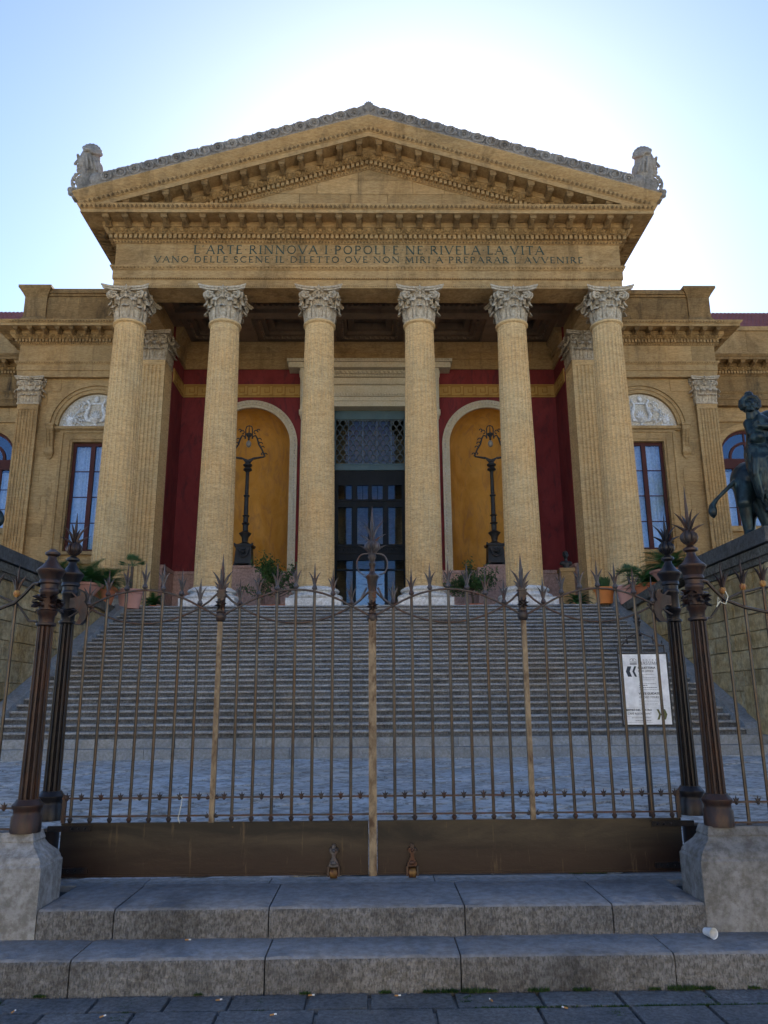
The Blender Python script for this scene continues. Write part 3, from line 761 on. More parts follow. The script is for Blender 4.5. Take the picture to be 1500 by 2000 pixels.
# ---- remeshed organic forms (statue, heads)
def capsule(mb, a, b, ra, rb, n=10):
    A, B = Vector(a), Vector(b); d = B-A; L = max(d.length, 1e-4); d = d/L; pts = []; rs = []
    for i in range(5):
        t = i/4*PI/2; pts.append(A-d*ra*math.cos(t)); rs.append(max(.004, ra*math.sin(t)))
    for i in range(5):
        t = i/4*PI/2; pts.append(B+d*rb*math.sin(t)); rs.append(max(.004, rb*math.cos(t)))
    return mb.tube(pts, rs, n)
def organic(name, mb, mat, parent, voxel, smooth_it=3):
    o = part(name, mb, mat, parent)
    r = o.modifiers.new('remesh', 'REMESH'); r.mode = 'VOXEL'; r.voxel_size = voxel; r.use_smooth_shade = True
    sm = o.modifiers.new('smooth', 'SMOOTH'); sm.iterations = smooth_it; sm.factor = .5
    return o
for s in (-1, 1):
    ax = BX+s*(HW+1.18); zb = 22.62; yy = YF-1.2; mb = MB()
    F = lambda dx, dy, dz: (ax-s*.10+s*dx*1.42, yy+dy*1.1, zb+dz*1.22)
    # big scroll
    for rr, a0, a1 in ((.40, 0, 360), (.27, 0, 360), (.14, 0, 360)):
        ring = [F(math.cos(R(a))*rr-.02, -.12, .42+math.sin(R(a))*rr) for a in range(0, 360, 20)]; mb.tube(ring, .06, 7, True)
    mb.tube([F(-.02, -.0, .42), F(-.02, .3, .42)], .40, 18)
    mb.ball(F(-.02, -.14, .42), .1, 8, 6)
    mb.box(*sorted((ax-s*.62, ax+s*.42)), yy-.08, yy+.3, zb-.22, zb+.2)
    # side scroll foot on the outer edge
    for q, (dx, dz, rr) in enumerate(((.42, .12, .13), (.40, -.02, .12), (.36, .34, .10), (.33, .55, .10), (.30, .72, .09))): mb.ball(F(dx, -.06, dz), rr, 8, 6)
    # mask in profile, looking outward
    mb.ball(F(-.05, .02, 1.34), 1, 14, 10, (.44, .34, .66)); mb.ball(F(-.22, .02, .95), 1, 12, 9, (.36, .30, .50)); mb.ball(F(-.35, .04, .45), .42, 12, 9)
    mb.ball(F(.14, -.02, 1.25), 1, 12, 8, (.20, .24, .36))
    capsule(mb, F(.30, -.02, 1.36), F(.37, -.02, 1.2), .05, .07)       # nose
    capsule(mb, F(.26, -.2, 1.43), F(.32, .1, 1.45), .06, .06)         # brow
    capsule(mb, F(.27, -.1, 1.09), F(.31, .06, 1.09), .045, .045)      # lips
    mb.ball(F(.24, -.0, .95), .12, 8, 6)                               # chin
    capsule(mb, F(-.0, .05, .5), F(.02, .02, 1.0), .26, .24)
    for k in range(8):                                                # locks of hair
        a = R(170-k*17); x1, z1 = -.08+math.cos(a)*.31, 1.45+math.sin(a)*.44
        capsule(mb, F(x1*.4-.04, -.33, 1.42+math.sin(a)*.14), F(x1, -.10, z1), .065, .10)
    for k in range(5): capsule(mb, F(-.26-.02*k, -.12, 1.5-k*.2), F(-.34+.01*k, -.04, 1.3-k*.2), .07, .06)
    for k in range(3): capsule(mb, F(-.04-.11*k, -.34+.03*k, 1.35-.08*k), F(-.10-.13*k, -.30+.03*k, .82), .05, .055)
    a_ = organic('acroterion', mb, 'crest_grey', theatre, .026, 1)
# sloping roof and main body behind
rf = MB()
for s in (-1, 1): rf.add([(BX, YF-1.1, CZ+.02), (BX+s*(HW+1.3), YF-1.1, CZ-SL*(HW+1.3)+.02), (BX+s*(HW+1.3), 62, CZ-SL*(HW+1.3)+.02), (BX, 62, CZ+.02)], [(0, 1, 2, 3)])
part('roof', rf, 'roof_tile', theatre)
part('rear_hall', MB().box(BX-HW+.05, BX+HW-.05, 39.5, 61, Z0, 22.0).prism([(BX-HW+.1, 22.0), (BX+HW-.1, 22.0), (BX, 25.4)], 39.5, 61, 'y'), 'tan', theatre)

# ---- portico ceiling
ceil = node('portico_ceiling', theatre, (BX, 33, 20))
cm = MB(); cm.box(BX-9.7, BX+9.7, 30.8, 36.9, 20.75, 20.95)
ys = [30.84, 33.75, 36.84]
for i in range(6):
    x = CX[i]; a, b = x-.42, x+.42
    if i == 0: a, b = BX-9.68, BX-9.30
    if i == 5: a, b = BX+9.30, BX+9.68
    cm.box(a, b, 30.83, 36.84, 19.85, 20.75)
cm.box(BX-9.3, BX+9.3, 33.45, 34.05, 19.853, 20.748)
part('ceiling_beams', cm, 'ceiling_wood', ceil)
for i in range(5):
    xa = CX[i]+.42 if i else BX-9.30; xb = CX[i+1]-.42 if i < 4 else BX+9.30
    for ya, yb2 in ((30.83, 33.45), (34.05, 36.84)):
        m = MB()
        for k, (ins, zlo, zhi) in enumerate(((0, 20.05, 20.2), (.28, 20.2, 20.38), (.62, 20.38, 20.58))):
            X0, X1, Y0, Y1 = xa+ins, xb-ins, ya+ins*.8, yb2-ins*.8; t = .30
            m.box(X0+.001, X1-.001, Y0, Y0+t, zlo, 20.74-k*.01); m.box(X0+.001, X1-.001, Y1-t, Y1, zlo, 20.74-k*.01)
            m.box(X0+.002, X0+t, Y0+t, Y1-t, zlo, 20.735-k*.01); m.box(X1-t, X1-.002, Y0+t, Y1-t, zlo, 20.735-k*.01)
        n = int((xb-xa)/.26)
        for k in range(n):
            for yy in (ya+.33, yb2-.33): m.ball((xa+(k+.5)*(xb-xa)/n, yy, 20.12), .08, 6, 4)
        n = int((yb2-ya)/.26)
        for k in range(n):
            for xx in (xa+.33, xb-.33): m.ball((xx, ya+(k+.5)*(yb2-ya)/n, 20.12), .08, 6, 4)
        m.lathe([(.5, 0), (.42, -.06), (.2, -.1), (.1, -.16), (.02, -.17)], (xa+xb)/2, (ya+yb2)/2, 12, 20.74)
        part('coffer', m, 'ceiling_wood', ceil, True)
# inner architrave round the porch: back wall and sides
im = MB()
YW = 36.85; XS = 9.58
inner = [(0.0, 18.47), (.10, 18.47), (.10, 18.62), (.06, 18.64), (.06, 19.0), (.12, 19.04), (.12, 19.34), (.2, 19.42), (.34, 19.6), (.38, 19.68), (.38, 19.86), (0.0, 19.86)]
sweep([(BX-XS, 34.85), (BX-XS, YW), (BX+XS, YW), (BX+XS, 34.85)], [(-p if False else p, z) for p, z in inner], im)
part('inner_cornice', im, 'tan', theatre)

# ---- back wall of the porch with niches and doorway
def arch_wall(mb, x0, x1, z0, z1, yf, th, cx, r, zs, nseg=24, zb=None):
    """wall panel yf..yf+th with an arched opening (jambs from zb, springing zs)"""
    zb = z0 if zb is None else zb
    mb.box(x0, cx-r, yf, yf+th, z0, z1); mb.box(cx+r, x1, yf, yf+th, z0, z1)
    if zb > z0: mb.box(cx-r, cx+r, yf, yf+th, z0, zb)
    for k in range(nseg):
        a, b = PI-PI*k/nseg, PI-PI*(k+1)/nseg
        pa, pb = (cx+r*math.cos(a), zs+r*math.sin(a)), (cx+r*math.cos(b), zs+r*math.sin(b))
        mb.prism([pa, pb, (pb[0], z1), (pa[0], z1)], yf, yf+th, 'y')
def arch_ring(mb, cx, r0, r1, zs, zb, y0, y1, nseg=28, jamb=True):
    if jamb:
        mb.box(cx-r1, cx-r0, y0, y1, zb, zs); mb.box(cx+r0, cx+r1, y0, y1, zb, zs)
    for k in range(nseg):
        a, b = PI-PI*k/nseg, PI-PI*(k+1)/nseg
        mb.prism([(cx+r0*math.cos(a), zs+r0*math.sin(a)), (cx+r0*math.cos(b), zs+r0*math.sin(b)), (cx+r1*math.cos(b), zs+r1*math.sin(b)), (cx+r1*math.cos(a), zs+r1*math.sin(a))], y0, y1, 'y')
NX = 6.0; NR = 1.98; NZ = 14.38; ND = 7.90
bw = MB()
for s in (-1, 1):
    c = BX+s*NX
    xa, xb = sorted((BX+s*3.3, BX+s*XS))
    bw = MB(); arch_wall(bw, xa, xb, ND, 18.5, YW, .5, c, NR, NZ)
    part('red_back_wall', bw, 'red_plaster', theatre)
for s in (-1, 1):
    xa, xb = sorted((BX+s*XS, BX+s*(XS+.3))); part('red_side_wall', MB().box(xa, xb, 34.82, YW+.4, ND, 19.9), 'red_plaster', theatre)
    d = MB(); xa, xb = sorted((BX+s*3.3, BX+s*(XS-.1))); d.box(xa, xb, YW-.08, YW+.5, Z0, ND-.16); d.box(xa, xb, YW-.14, YW+.5, ND-.16, ND)
    xa, xb = sorted((BX+s*(XS-.08), BX+s*(XS+.3))); d.box(xa, xb, 34.82, YW+.3, Z0, ND-.165); xa, xb = sorted((BX+s*(XS-.14), BX+s*(XS+.3))); d.box(xa, xb, 34.82, YW+.3, ND-.165, ND-.004)
    part('pink_dado', d, 'pink_marble', theatre)
    # meander band
    m = MB(); xa, xb = sorted((BX+s*3.45, BX+s*(XS-.02))); m.box(xa, xb, YW-.05, YW+.01, 16.93, 17.63)
    xs0, xs1 = sorted((BX+s*(XS-.05), BX+s*(XS+.02))); m.box(xs0, xs1, 34.83, YW-.05, 16.932, 17.628)
    mo = part('meander_band', m, 'meander_gold', theatre)
    L = MB(); u = .16; keys = [(0, 0), (0, 3), (3, 3), (3, 1), (1.5, 1), (1.5, 2)]
    def seg_(x0, z0, x1, z1, yw=YW-.05, side=None):
        t = .022; a, b = sorted((x0, x1)); c, d_ = sorted((z0, z1))
        if side is None: L.box(a-t, b+t, yw-.018, yw, c-t, d_+t)
        else:
            p, q = sorted((side, side-s*.018)); L.box(p, q, a-t, b+t, c-t, d_+t)
    for (A0, A1, side) in ((xa+.1, xb-.1, None), (34.9, YW-.15, BX+s*(XS-.05))):
        n = int((A1-A0)/(u*4)); zz = 17.05
        seg_(A0, 17.0, A1, 17.0, side=side); seg_(A0, 17.57, A1, 17.57, side=side)
        for k in range(n):
            q = A0+k*u*4; pts = [(q, zz), (q, zz+u*2.8), (q+u*3, zz+u*2.8), (q+u*3, zz+u*.9), (q+u*1.5, zz+u*.9), (q+u*1.5, zz+u*1.9)]
            for a, b in zip(pts[:-1], pts[1:]): seg_(a[0], a[1], b[0], b[1], side=side)
            seg_(q+u*3, zz, q+u*4, zz, side=side)
    part('meander_pattern', L, 'meander_line', mo, kind='stuff')
    # niche
    nn = node('niche', theatre, (BX+s*NX, YW, ND)); c = BX+s*NX
    P = []
    for i in range(12):
        z = ND+(NZ-ND)*i/11; P.append([(c+NR*math.cos(a), YW+.02+NR*math.sin(a)*.95, z) for a in [PI-PI*j/24 for j in range(25)]])
    for i in range(1, 11):
        e = PI/2*i/10; rr = max(.01, NR*math.cos(e)); P.append([(c+rr*math.cos(a), YW+.02+rr*math.sin(a)*.95, NZ+NR*math.sin(e)) for a in [PI-PI*j/24 for j in range(25)]])
    m = MB().grid(P); m.box(c-NR, c+NR, YW, YW+2, ND-.3, ND+.001); part('niche_shell', m, 'yellow_plaster', nn, True)
    m = MB(); arch_ring(m, c, NR-.01, NR+.12, NZ, ND, YW-.10, YW+.06); arch_ring(m, c, NR+.12, NR+.36, NZ, ND, YW-.15, YW+.03)
    part('niche_surround', m, 'cream_trim', nn, True)
    m = MB()
    for k in range(44):
        a = PI*k/43; m.ball((c+(NR+.24)*math.cos(a), YW-.16, NZ+(NR+.24)*math.sin(a)), .045, 5, 4)
    for k in range(46):
        for q in (-1, 1): m.ball((c+q*(NR+.24), YW-.16, ND+.1+k*.14), .045, 5, 4)
    part('surround_beading', m, 'relief_back', nn, kind='stuff')

door = node('doorway', theatre, (BX, YW, Z0))
DH = 16.40; DW = 1.83
m = MB()
for s in (-1, 1):
    for (a, b, p) in ((DW, 2.15, .12), (2.15, 2.75, .18), (2.75, 3.0, .26), (3.0, 3.5, .10)):
        xa, xb = sorted((BX+s*a, BX+s*b)); m.box(xa, xb, YW-p, YW+.75 if a == DW else YW+.5, Z0, DH+.001*a)
for (z0, z1, p, hw_) in ((DH, DH+.28, .12, 3.0), (DH+.28, DH+.5, .18, 3.0), (DH+.5, DH+.66, .27, 3.05), (DH+.66, DH+1.15, .12, 3.0), (DH+1.15, DH+1.25, .24, 3.1), (DH+1.25, DH+1.55, .14, 3.1), (DH+1.55, DH+1.68, .32, 3.2), (DH+1.68, DH+1.86, .42, 3.3), (DH+1.86, DH+2.14, .78, 4.12), (DH+2.14, DH+2.3, .9, 4.2)):
    m.box(BX-hw_, BX+hw_, YW-p, YW+.5, z0+.002, z1)
beads(m, BX-2.9, BX+2.9, YW-.27, DH+.58, .05, .14); beads(m, BX-3, BX+3, YW-.24, DH+1.2, .04, .12); beads(m, BX-3, BX+3, YW-.32, DH+1.62, .05, .14)
for k in range(28): m.ball((BX-3.1+(k+.5)*6.2/28, YW-.44, DH+1.77), .085, 6, 5)
beads(m, BX-4.1, BX+4.1, YW-.9, DH+2.22, .05, .16)
part('door_surround', m, 'cream_trim', door)
def console_mesh(h, wdt, d):
    prof = [(0, 0), (-d, 0), (-d*1.05, -.08), (-d, -h*.16), (-d*.72, -h*.28), (-d*.5, -h*.5), (-d*.36, -h*.72), (-d*.5, -h*.84), (-d*.5, -h*.93), (-d*.2, -h), (0, -h)]
    mb = MB().prism(prof, -wdt/2, wdt/2, 'x'); mb.box(-wdt*.64, wdt*.64, -d*1.15, 0, 0, .10)
    mb.tube([(-wdt*.58, -d*.72, -h*.1), (wdt*.58, -d*.72, -h*.1)], d*.3, 10); mb.tube([(-wdt*.62, -d*.3, -h*.88), (wdt*.62, -d*.3, -h*.88)], d*.26, 10)
    for q in (-.42, .42): mb.tube([(q*wdt, -d*1.0, -.06), (q*wdt, -d*.98, -h*.16), (q*wdt, -d*.74, -h*.28), (q*wdt, -d*.52, -h*.5), (q*wdt, -d*.38, -h*.72)], .028, 5)
    for k in range(9): mb.ball((0, -d*(.92-.062*k), -h*(.18+.06*k)), .04, 5, 4)
    for k in range(7):
        a = PI+k*PI/6; mb.tube([(0, -d*.15, -h*1.0), (math.cos(a)*wdt*.4, -d*.1, -h*1.0+math.sin(a)*wdt*.4)], [.03, .05], 5)
    return mb.mesh('console')
CON = console_mesh(2.55, .42, .62); CON.materials.append(MATS['cream_trim'])
for s in (-1, 1): link('console', CON, None, door, (BX+s*3.32, YW-.1, DH+1.84), True)
YD = YW+.62
m = MB(); m.box(BX-DW, BX+DW, YD-.12, YD+.1, 15.93, DH); m.box(BX-DW, BX+DW, YD-.16, YD+.1, 13.17, 13.52)
m.box(BX-DW, BX-DW+.08, YD-.1, YD+.1, 13.52, 15.93); m.box(BX+DW-.08, BX+DW, YD-.1, YD+.1, 13.52, 15.93)
m.box(BX-DW, BX+DW, YD-.2, YD-.12, 13.44, 13.5)
part('transom_frame', m, 'door_teal', door)
m = MB(); sx = .345; rows = 9; rh = (15.93-13.52)/rows
for r in range(rows+1):
    for k in range(-1, 12):
        cx_ = BX-DW+.1+(k+(.5 if r % 2 else 0))*sx; zc_ = 13.50+r*rh
        pts = [(cx_+math.cos(a)*sx*.5, YD-.05, zc_+math.sin(a)*rh*1.05) for a in [PI-i*PI/8 for i in range(9)]]
        pts = [p for p in pts if BX-DW+.06 < p[0] < BX+DW-.06 and 13.5 < p[2] < 15.95]
        if len(pts) > 1: m.tube(pts, .023, 4)
for k in range(1, 5): m.box(BX-DW+k*2*DW/5-.02, BX-DW+k*2*DW/5+.02, YD-.03, YD+.02, 13.5, 15.95)
part('scale_grille', m, 'grille_metal', door, kind='stuff')
part('transom_pane', MB().box(BX-DW+.08, BX+DW-.08, YD+.03, YD+.045, 13.52, 15.93), 'glass_door', door)
m = MB()
m.box(BX-DW, BX+DW, YD-.05, YD+.1, 12.40, 13.17)
for s in (-1, 1): xa, xb = sorted((BX+s*(DW-.17), BX+s*DW)); m.box(xa, xb, YD-.06, YD+.1, Z0, 12.4)
m.box(BX-DW+.17, BX+DW-.17, YD-.08, YD+.1, 11.25, 11.62); m.box(BX-DW+.17, BX+DW-.17, YD-.08, YD+.1, 8.53, 9.30)
m.box(BX-DW+.17, BX+DW-.17, YD-.14, YD-.02, 9.22, 9.33); m.box(BX-DW+.17, BX+DW-.17, YD-.14, YD-.02, 8.88, 8.95); m.box(BX-DW+.17, BX+DW-.17, YD-.14, YD-.02, 11.55, 11.64)
bays = [(-1.66, -.86), (-.70, -.04), (.04, .70), (.86, 1.66)]
for (a, b) in ((-.86, -.70), (.70, .86)): m.box(BX+a, BX+b, YD-.10, YD+.1, Z0, 12.4)
m.box(BX-.05, BX+.05, YD-.09, YD+.1, 9.3, 12.4)
for (a, b) in bays:
    for zz, ze in ((9.3, 11.25), (11.62, 12.4)):
        m.box(BX+a, BX+a+.06, YD-.055, YD+.05, zz, ze); m.box(BX+b-.06, BX+b, YD-.055, YD+.05, zz, ze)
    m.box(BX+(a+b)/2-.015, BX+(a+b)/2+.015, YD-.04, YD+.05, 11.62, 12.4)
    pass
m.v = m.v[:]
for (a, b) in ((-1.66, -.86), (.86, 1.66), (-.70, .70)): m.box(BX+a, BX+b, YD-.07, YD+.08, 8.02, 8.10); m.box(BX+a, BX+b, YD-.07, YD+.08, Z0, Z0+.35)
for k in range(14): m.ball((BX-1.55+k*.238, YD-.09, 9.08), .05, 6, 4)
m2 = MB(); m2.v = [v for v in m.v]; m2.f = m.f
part('door_frame', m2, 'door_iron', door)
for (a, b) in bays:
    for zz, ze in ((9.3, 11.25), (11.62, 12.4)): block('pane', door, 'glass_door', BX+a+.05, BX+b-.05, YD, YD+.012, zz, ze)
for (a, b) in ((-1.66, -.86), (.86, 1.66), (-.70, .70)):
    block('pane', door, 'glass_door', BX+a, BX+b, YD, YD+.012, 8.1, 8.53); 
    block('pane', door, 'glass' if a == -.70 else 'glass_door', BX+a, BX+b, YD, YD+.012, Z0+.35, 8.02)
part('dark_foyer', MB().box(BX-3.5, BX+3.5, YW+4.2, YW+4.3, Z0, 18).box(BX-3.5, BX+3.5, YW+.8, YW+4.2, 17.9, 18).box(BX-3.6, BX-3.5, YW+.5, YW+4.2, Z0, 18).box(BX+3.5, BX+3.6, YW+.5, YW+4.2, Z0, 18).box(BX-3.5, BX+3.5, YW+.5, YW+4.2, Z0-.2, Z0-.02), 'dark_interior', theatre)

# ---- wings
ZWE = 16.95
wprof = lambda z, inner=-.9: profile(z, .785, inner)
MODW = modillion_mesh(.48, .20, .22); MODW.materials.append(MATS['tan_dark'])
EGGW = egg_mesh(.30, .17); EGGW.materials.append(MATS['ochre_relief'])
YP = 34.35; YWL = 34.6
for s in (-1, 1):
    X = lambda d: BX+s*d
    B = lambda mb, a, b, y0, y1, z0, z1: mb.box(*sorted((X(a), X(b))), y0, y1, z0, z1)
    # entablature: front from 10.8 to 16.9, then returning back
    pth = [(X(10.9), YP), (X(16.9), YP), (X(16.9), 38.0)]
    if s < 0: pth = pth[::-1]
    we = node('wing_entablature', theatre, (X(14), YP, ZWE)); part('cornice_body', sweep(pth, wprof(ZWE)), 'tan', we)
    zm = ZWE+2.85*.785
    for k in range(9): link('modillion', MODW, None, we, (X(11.55+k*.66), YP-.39, zm), True)
    for k in range(6): link('modillion', MODW, None, we, (X(16.9+.39), YP+.1+k*.62, zm), True, rot=(0, 0, s*PI/2))
    m = MB(); x0, x1 = sorted((X(11.0), X(17.1))); dentils(m, x0, x1, YP-.10, ZWE+2.23*.785, ZWE+2.42*.785, .12, 38)
    for k in range(20): B(m, 17.0, 17.12, YP-.06+k*.16, YP+.04+k*.16, ZWE+2.23*.785, ZWE+2.42*.785)
    part('dentils', m, 'tan', we, kind='stuff')
    m = MB(); beads(m, x0, x1, YP-.08, ZWE+.71, .04, .12); beads(m, x0, x1, YP-.05, ZWE+1.70, .04, .11); beads(m, x0, x1, YP-1.0, ZWE+2.41, .05, .14)
    part('carved_moulding', m, 'tan_dark', we, kind='stuff')
    for k in range(20): link('egg', EGGW, None, we, (X(11.1+k*.305), YP-.31, ZWE+2.0), True, rot=(R(38), 0, 0))
    a, b = sorted((X(10.95), X(16.9))); ashlar(we, 'tan', a, b, ZWE+.83, ZWE+1.63, YP-.015, .1, .9, 1.7, name='frieze_block', seed=11+s)
    # parapet with corner pier
    pa = node('parapet', theatre, (X(14), YP, 19.45)); m = MB()
    B(m, 10.95, 16.9, YP-.16, YP+.8, 19.45, 19.72); B(m, 10.95, 16.0, YP-.02, YP+.7, 19.72, 21.2); B(m, 10.95, 16.0, YP-.10, YP+.78, 21.2, 21.32); B(m, 10.95, 16.0, YP-.18, YP+.84, 21.32, 21.55)
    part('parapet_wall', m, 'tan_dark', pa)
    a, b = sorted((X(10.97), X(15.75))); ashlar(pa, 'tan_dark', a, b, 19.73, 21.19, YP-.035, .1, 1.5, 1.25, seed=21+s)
    m = MB(); cxp, cyp = X(16.35), YP+.42
    m.lathe([(.70, 0), (.70, .12), (.60, .3), (.54, .42), (.54, 1.45), (.58, 1.52), (.62, 1.6), (.74, 1.78), (.80, 1.86), (.80, 1.98)], cxp, cyp, 4, 19.68)
    m.box(cxp-.5, cxp+.5, cyp-.5, cyp+.5, 21.66, 21.74)
    part('parapet_pier', m, 'tan_dark', pa)
    # wall with window, lunette
    WX = 13.05+.05; wc = X(WX); wh = .95; zb, zt = 8.45, 13.75; LR = 1.72; LZ = 14.5
    m = MB()
    lo, hi = sorted((X(10.86), X(16.76)))
    m.box(lo, wc-wh, YWL, YWL+.45, Z0, LZ-.08); m.box(wc+wh, hi, YWL, YWL+.45, Z0, LZ-.08); m.box(wc-wh, wc+wh, YWL, YWL+.45, Z0, zb); m.box(wc-wh, wc+wh, YWL, YWL+.45, zt, LZ-.08)
    arch_wall(m, lo, hi, LZ-.08, ZWE+.1, YWL, .45, wc, LR, LZ, 24)
    B(m, 16.4, 16.80, YWL+.46, 38.25, Z0, ZWE+.05)
    part('wing_wall', m, 'tan', theatre)
    wa = node('wing_masonry', theatre, (X(14), YWL, Z0))
    def okb(x0, x1, z0, z1):
        if z1 > 7.9 and z0 < LZ+.05 and x1 > wc-wh-.62 and x0 < wc+wh+.62: return False
        if z1 > LZ:
            dx = 0 if x0 < wc < x1 else min(abs(x0-wc), abs(x1-wc)); dz = max(0, z0-LZ)
            if math.hypot(dx, dz) < LR+.62: return False
        return True
    ashlar(wa, 'tan', lo+.05, hi-.3, Z0, ZWE-.02, YWL-.02, .1, .66, 1.35, okb, seed=31+s, gap=.01)
    m = MB()     # window casing
    for (a, b, p) in ((wh-.004, wh+.1, .03), (wh+.1, wh+.42, .07), (wh+.42, wh+.55, .12)):
        for q in (-1, 1): m.box(*sorted((wc+q*a, wc+q*b)), YWL-p, YWL+.3, 8.05, zt+(a-wh))
        m.box(wc-b, wc+b, YWL-p, YWL+.3, zt+(a-wh), zt+(b-wh)+.002*b)
    m.box(wc-wh-.65, wc+wh+.65, YWL-.16, YWL+.3, 7.88, 8.06); m.box(wc-wh-.2, wc+wh+.2, YWL-.2, YWL+.3, 8.3, 8.45)
    m.box(wc-LR-.35, wc+LR+.35, YWL-.2, YWL+.2, LZ-.16, LZ-.03); m.box(wc-LR-.3, wc+LR+.3, YWL-.12, YWL+.2, LZ-.22, LZ-.16)
    part('window_casing', m, 'tan', theatre)
    m = MB(); arch_ring(m, wc, LR-.006, LR+.09, LZ, LZ, YWL-.03, YWL+.3, jamb=False); arch_ring(m, wc, LR+.18, LR+.3, LZ, LZ, YWL-.045, YWL+.2, jamb=False)
    arch_ring(m, wc, LR+.36, LR+.6, LZ, LZ, YWL-.07, YWL+.2, jamb=False)
    part('lunette_arch', m, 'tan', theatre, True)
    # lunette relief
    ln = node('lunette_relief', theatre, (wc, YWL, LZ)); m = MB()
    m.prism([(wc+LR*math.cos(PI*k/24), LZ-.02+LR*math.sin(PI*k/24)) for k in range(25)], YWL+.12, YWL+.3, 'y'); part('relief_ground', m, 'relief_back', ln)
    m = MB(); yy = YWL+.1
    for q in (-1, 1):
        m.tube([(wc+q*.1, yy, LZ+.32), (wc+q*.36, yy-.03, LZ+.34), (wc+q*.46, yy-.04, LZ+.6), (wc+q*.34, yy-.04, LZ+.9), (wc+q*.3, yy-.04, LZ+1.15), (wc+q*.42, yy-.03, LZ+1.34), (wc+q*.36, yy-.02, LZ+1.42)], [.09, .10, .10, .08, .06, .06, .03], 8)
        rgl = random.Random(4)
        for cl, (bx, bz) in enumerate(((.66, 1.12), (.82, .95), (.72, .75), (.9, .62), (.62, .45), (1.0, .42), (.55, .95), (1.12, .55), (.8, .3))):
            for k in range(5):
                a = rgl.uniform(0, 2*PI); d = Vector((math.cos(a), 0, math.sin(a))); p = Vector((wc+q*bx, yy-.01, LZ+bz))+d*.05
                m.tube([p, p+d*.09+Vector((0, -.05, 0)), p+d*.17], [.012, .045, .01], 5)
        m.tube([(wc+q*.5, yy, LZ+.08), (wc+q*.85, yy-.02, LZ+.28), (wc+q*1.05, yy-.02, LZ+.55), (wc+q*.8, yy-.02, LZ+.85), (wc+q*.6, yy, LZ+1.2)], .028, 5)
        m.ball((wc+q*1.2, yy, LZ+.36), 1, 12, 8, (.19, .10, .23))
        for k in range(7):
            a = PI*(.05+k*.15); m.tube([(wc+q*1.2+math.cos(a)*.2, yy, LZ+.36+math.sin(a)*.24), (wc+q*1.2+math.cos(a)*.32, yy-.02, LZ+.36+math.sin(a)*.34)], [.035, .02], 5)
        for k in range(6): m.ball((wc+q*(1.0+k*.09), yy, LZ+.08+.03*(k % 2)), .07, 6, 5)
    m.ball((wc, yy-.02, LZ+1.42), 1, 10, 8, (.12, .09, .15)); m.box(wc-.24, wc+.24, yy-.05, yy+.05, LZ+1.16, LZ+1.24)
    m.lathe([(.30, 0), (.26, .05), (.08, .1), (.07, .18), (.2, .26), (.3, .36), (.32, .4)], wc, yy+.02, 12, LZ)
    for k in range(7):
        a = PI*(.1+k*.133); m.tube([(wc, yy, LZ+.42), (wc+math.cos(a)*.2, yy-.03, LZ+.42+math.sin(a)*.3), (wc+math.cos(a)*.27, yy-.01, LZ+.42+math.sin(a)*.44)], [.02, .045, .02], 5)
    part('carved_lyre', m, 'marble', ln, True)
    CW = console_mesh(1.45, .34, .34); CW.materials.append(MATS['tan'])
    link('console', CW, None, theatre, (X(15.06), YWL, LZ-.03), True)
    link('console', CW, None, theatre, (X(11.15), YWL, LZ-.03), True)
    # window
    wn_ = node('window', theatre, (wc, YWL+.2, zb)); m = MB(); yf = YWL+.2
    for q in (-1, 1): m.box(*sorted((wc+q*(wh-.15), wc+q*wh)), yf, yf+.1, zb, zt)
    m.box(wc-wh+.15, wc+wh-.15, yf, yf+.1, zt-.16, zt); m.box(wc-wh+.15, wc+wh-.15, yf, yf+.1, zb, zb+.16)
    m.box(wc-.10, wc+.10, yf-.03, yf+.1, zb+.16, zt-.16)
    hz = (zt-zb-.32)/4
    for k in range(1, 4): m.box(wc-wh+.15, wc-.1, yf+.01, yf+.07, zb+.16+k*hz-.02, zb+.16+k*hz+.02); m.box(wc+.1, wc+wh-.15, yf+.01, yf+.07, zb+.16+k*hz-.02, zb+.16+k*hz+.02)
    part('window_frame', m, 'maroon_wood', wn_)
    for k in range(4):
        for a, b in ((wc-wh+.15, wc-.1), (wc+.1, wc+wh-.15)): block('pane', wn_, 'glass', a, b, yf+.035, yf+.045, zb+.16+k*hz+.02, zb+.16+(k+1)*hz-.02)
    P = []
    for i in range(9):
        t = i/8; z = zt-.1-(zt-zb-.2)*t
        P.append([(wc-wh+.05+(2*wh-.1)*j/60, yf+.32+.05*math.sin(j*.9+math.sin(j*.37)*2)+.02*t, z) for j in range(61)])
    part('curtain', MB().grid(P, thick=(0, .008, 0)), 'curtain', wn_, True)
    part('room_behind', MB().box(wc-1.6, wc+1.6, YWL+1.6, YWL+1.7, 7.5, 14.4).box(wc-1.6, wc+1.6, YWL+.46, YWL+1.6, 14.35, 14.4).box(wc-1.6, wc+1.6, YWL+.46, YWL+1.6, 7.5, 7.55).box(wc-1.65, wc-1.6, YWL+.46, YWL+1.6, 7.5, 14.4).box(wc+1.6, wc+1.65, YWL+.46, YWL+1.6, 7.5, 14.4), 'dark_interior', theatre)
    # corner pilaster
    xa, xb = sorted((X(15.72), X(16.72)))
    pier(theatre, 'wing_pilaster', xa, xb, YP, YWL+.1, Z0, ZWE, 1.36, mat='tan', n=6, k=.80, base=.45, nside=1)
    # outer wing, set back
    YO = 38.0
    pth = [(X(16.82), YO), (X(34), YO)]
    if s < 0: pth = pth[::-1]
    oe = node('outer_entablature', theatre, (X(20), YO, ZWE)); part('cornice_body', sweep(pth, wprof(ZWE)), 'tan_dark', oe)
    for k in range(12): link('modillion', MODW, None, oe, (X(17.75+k*.66), YO-.39, zm), True)
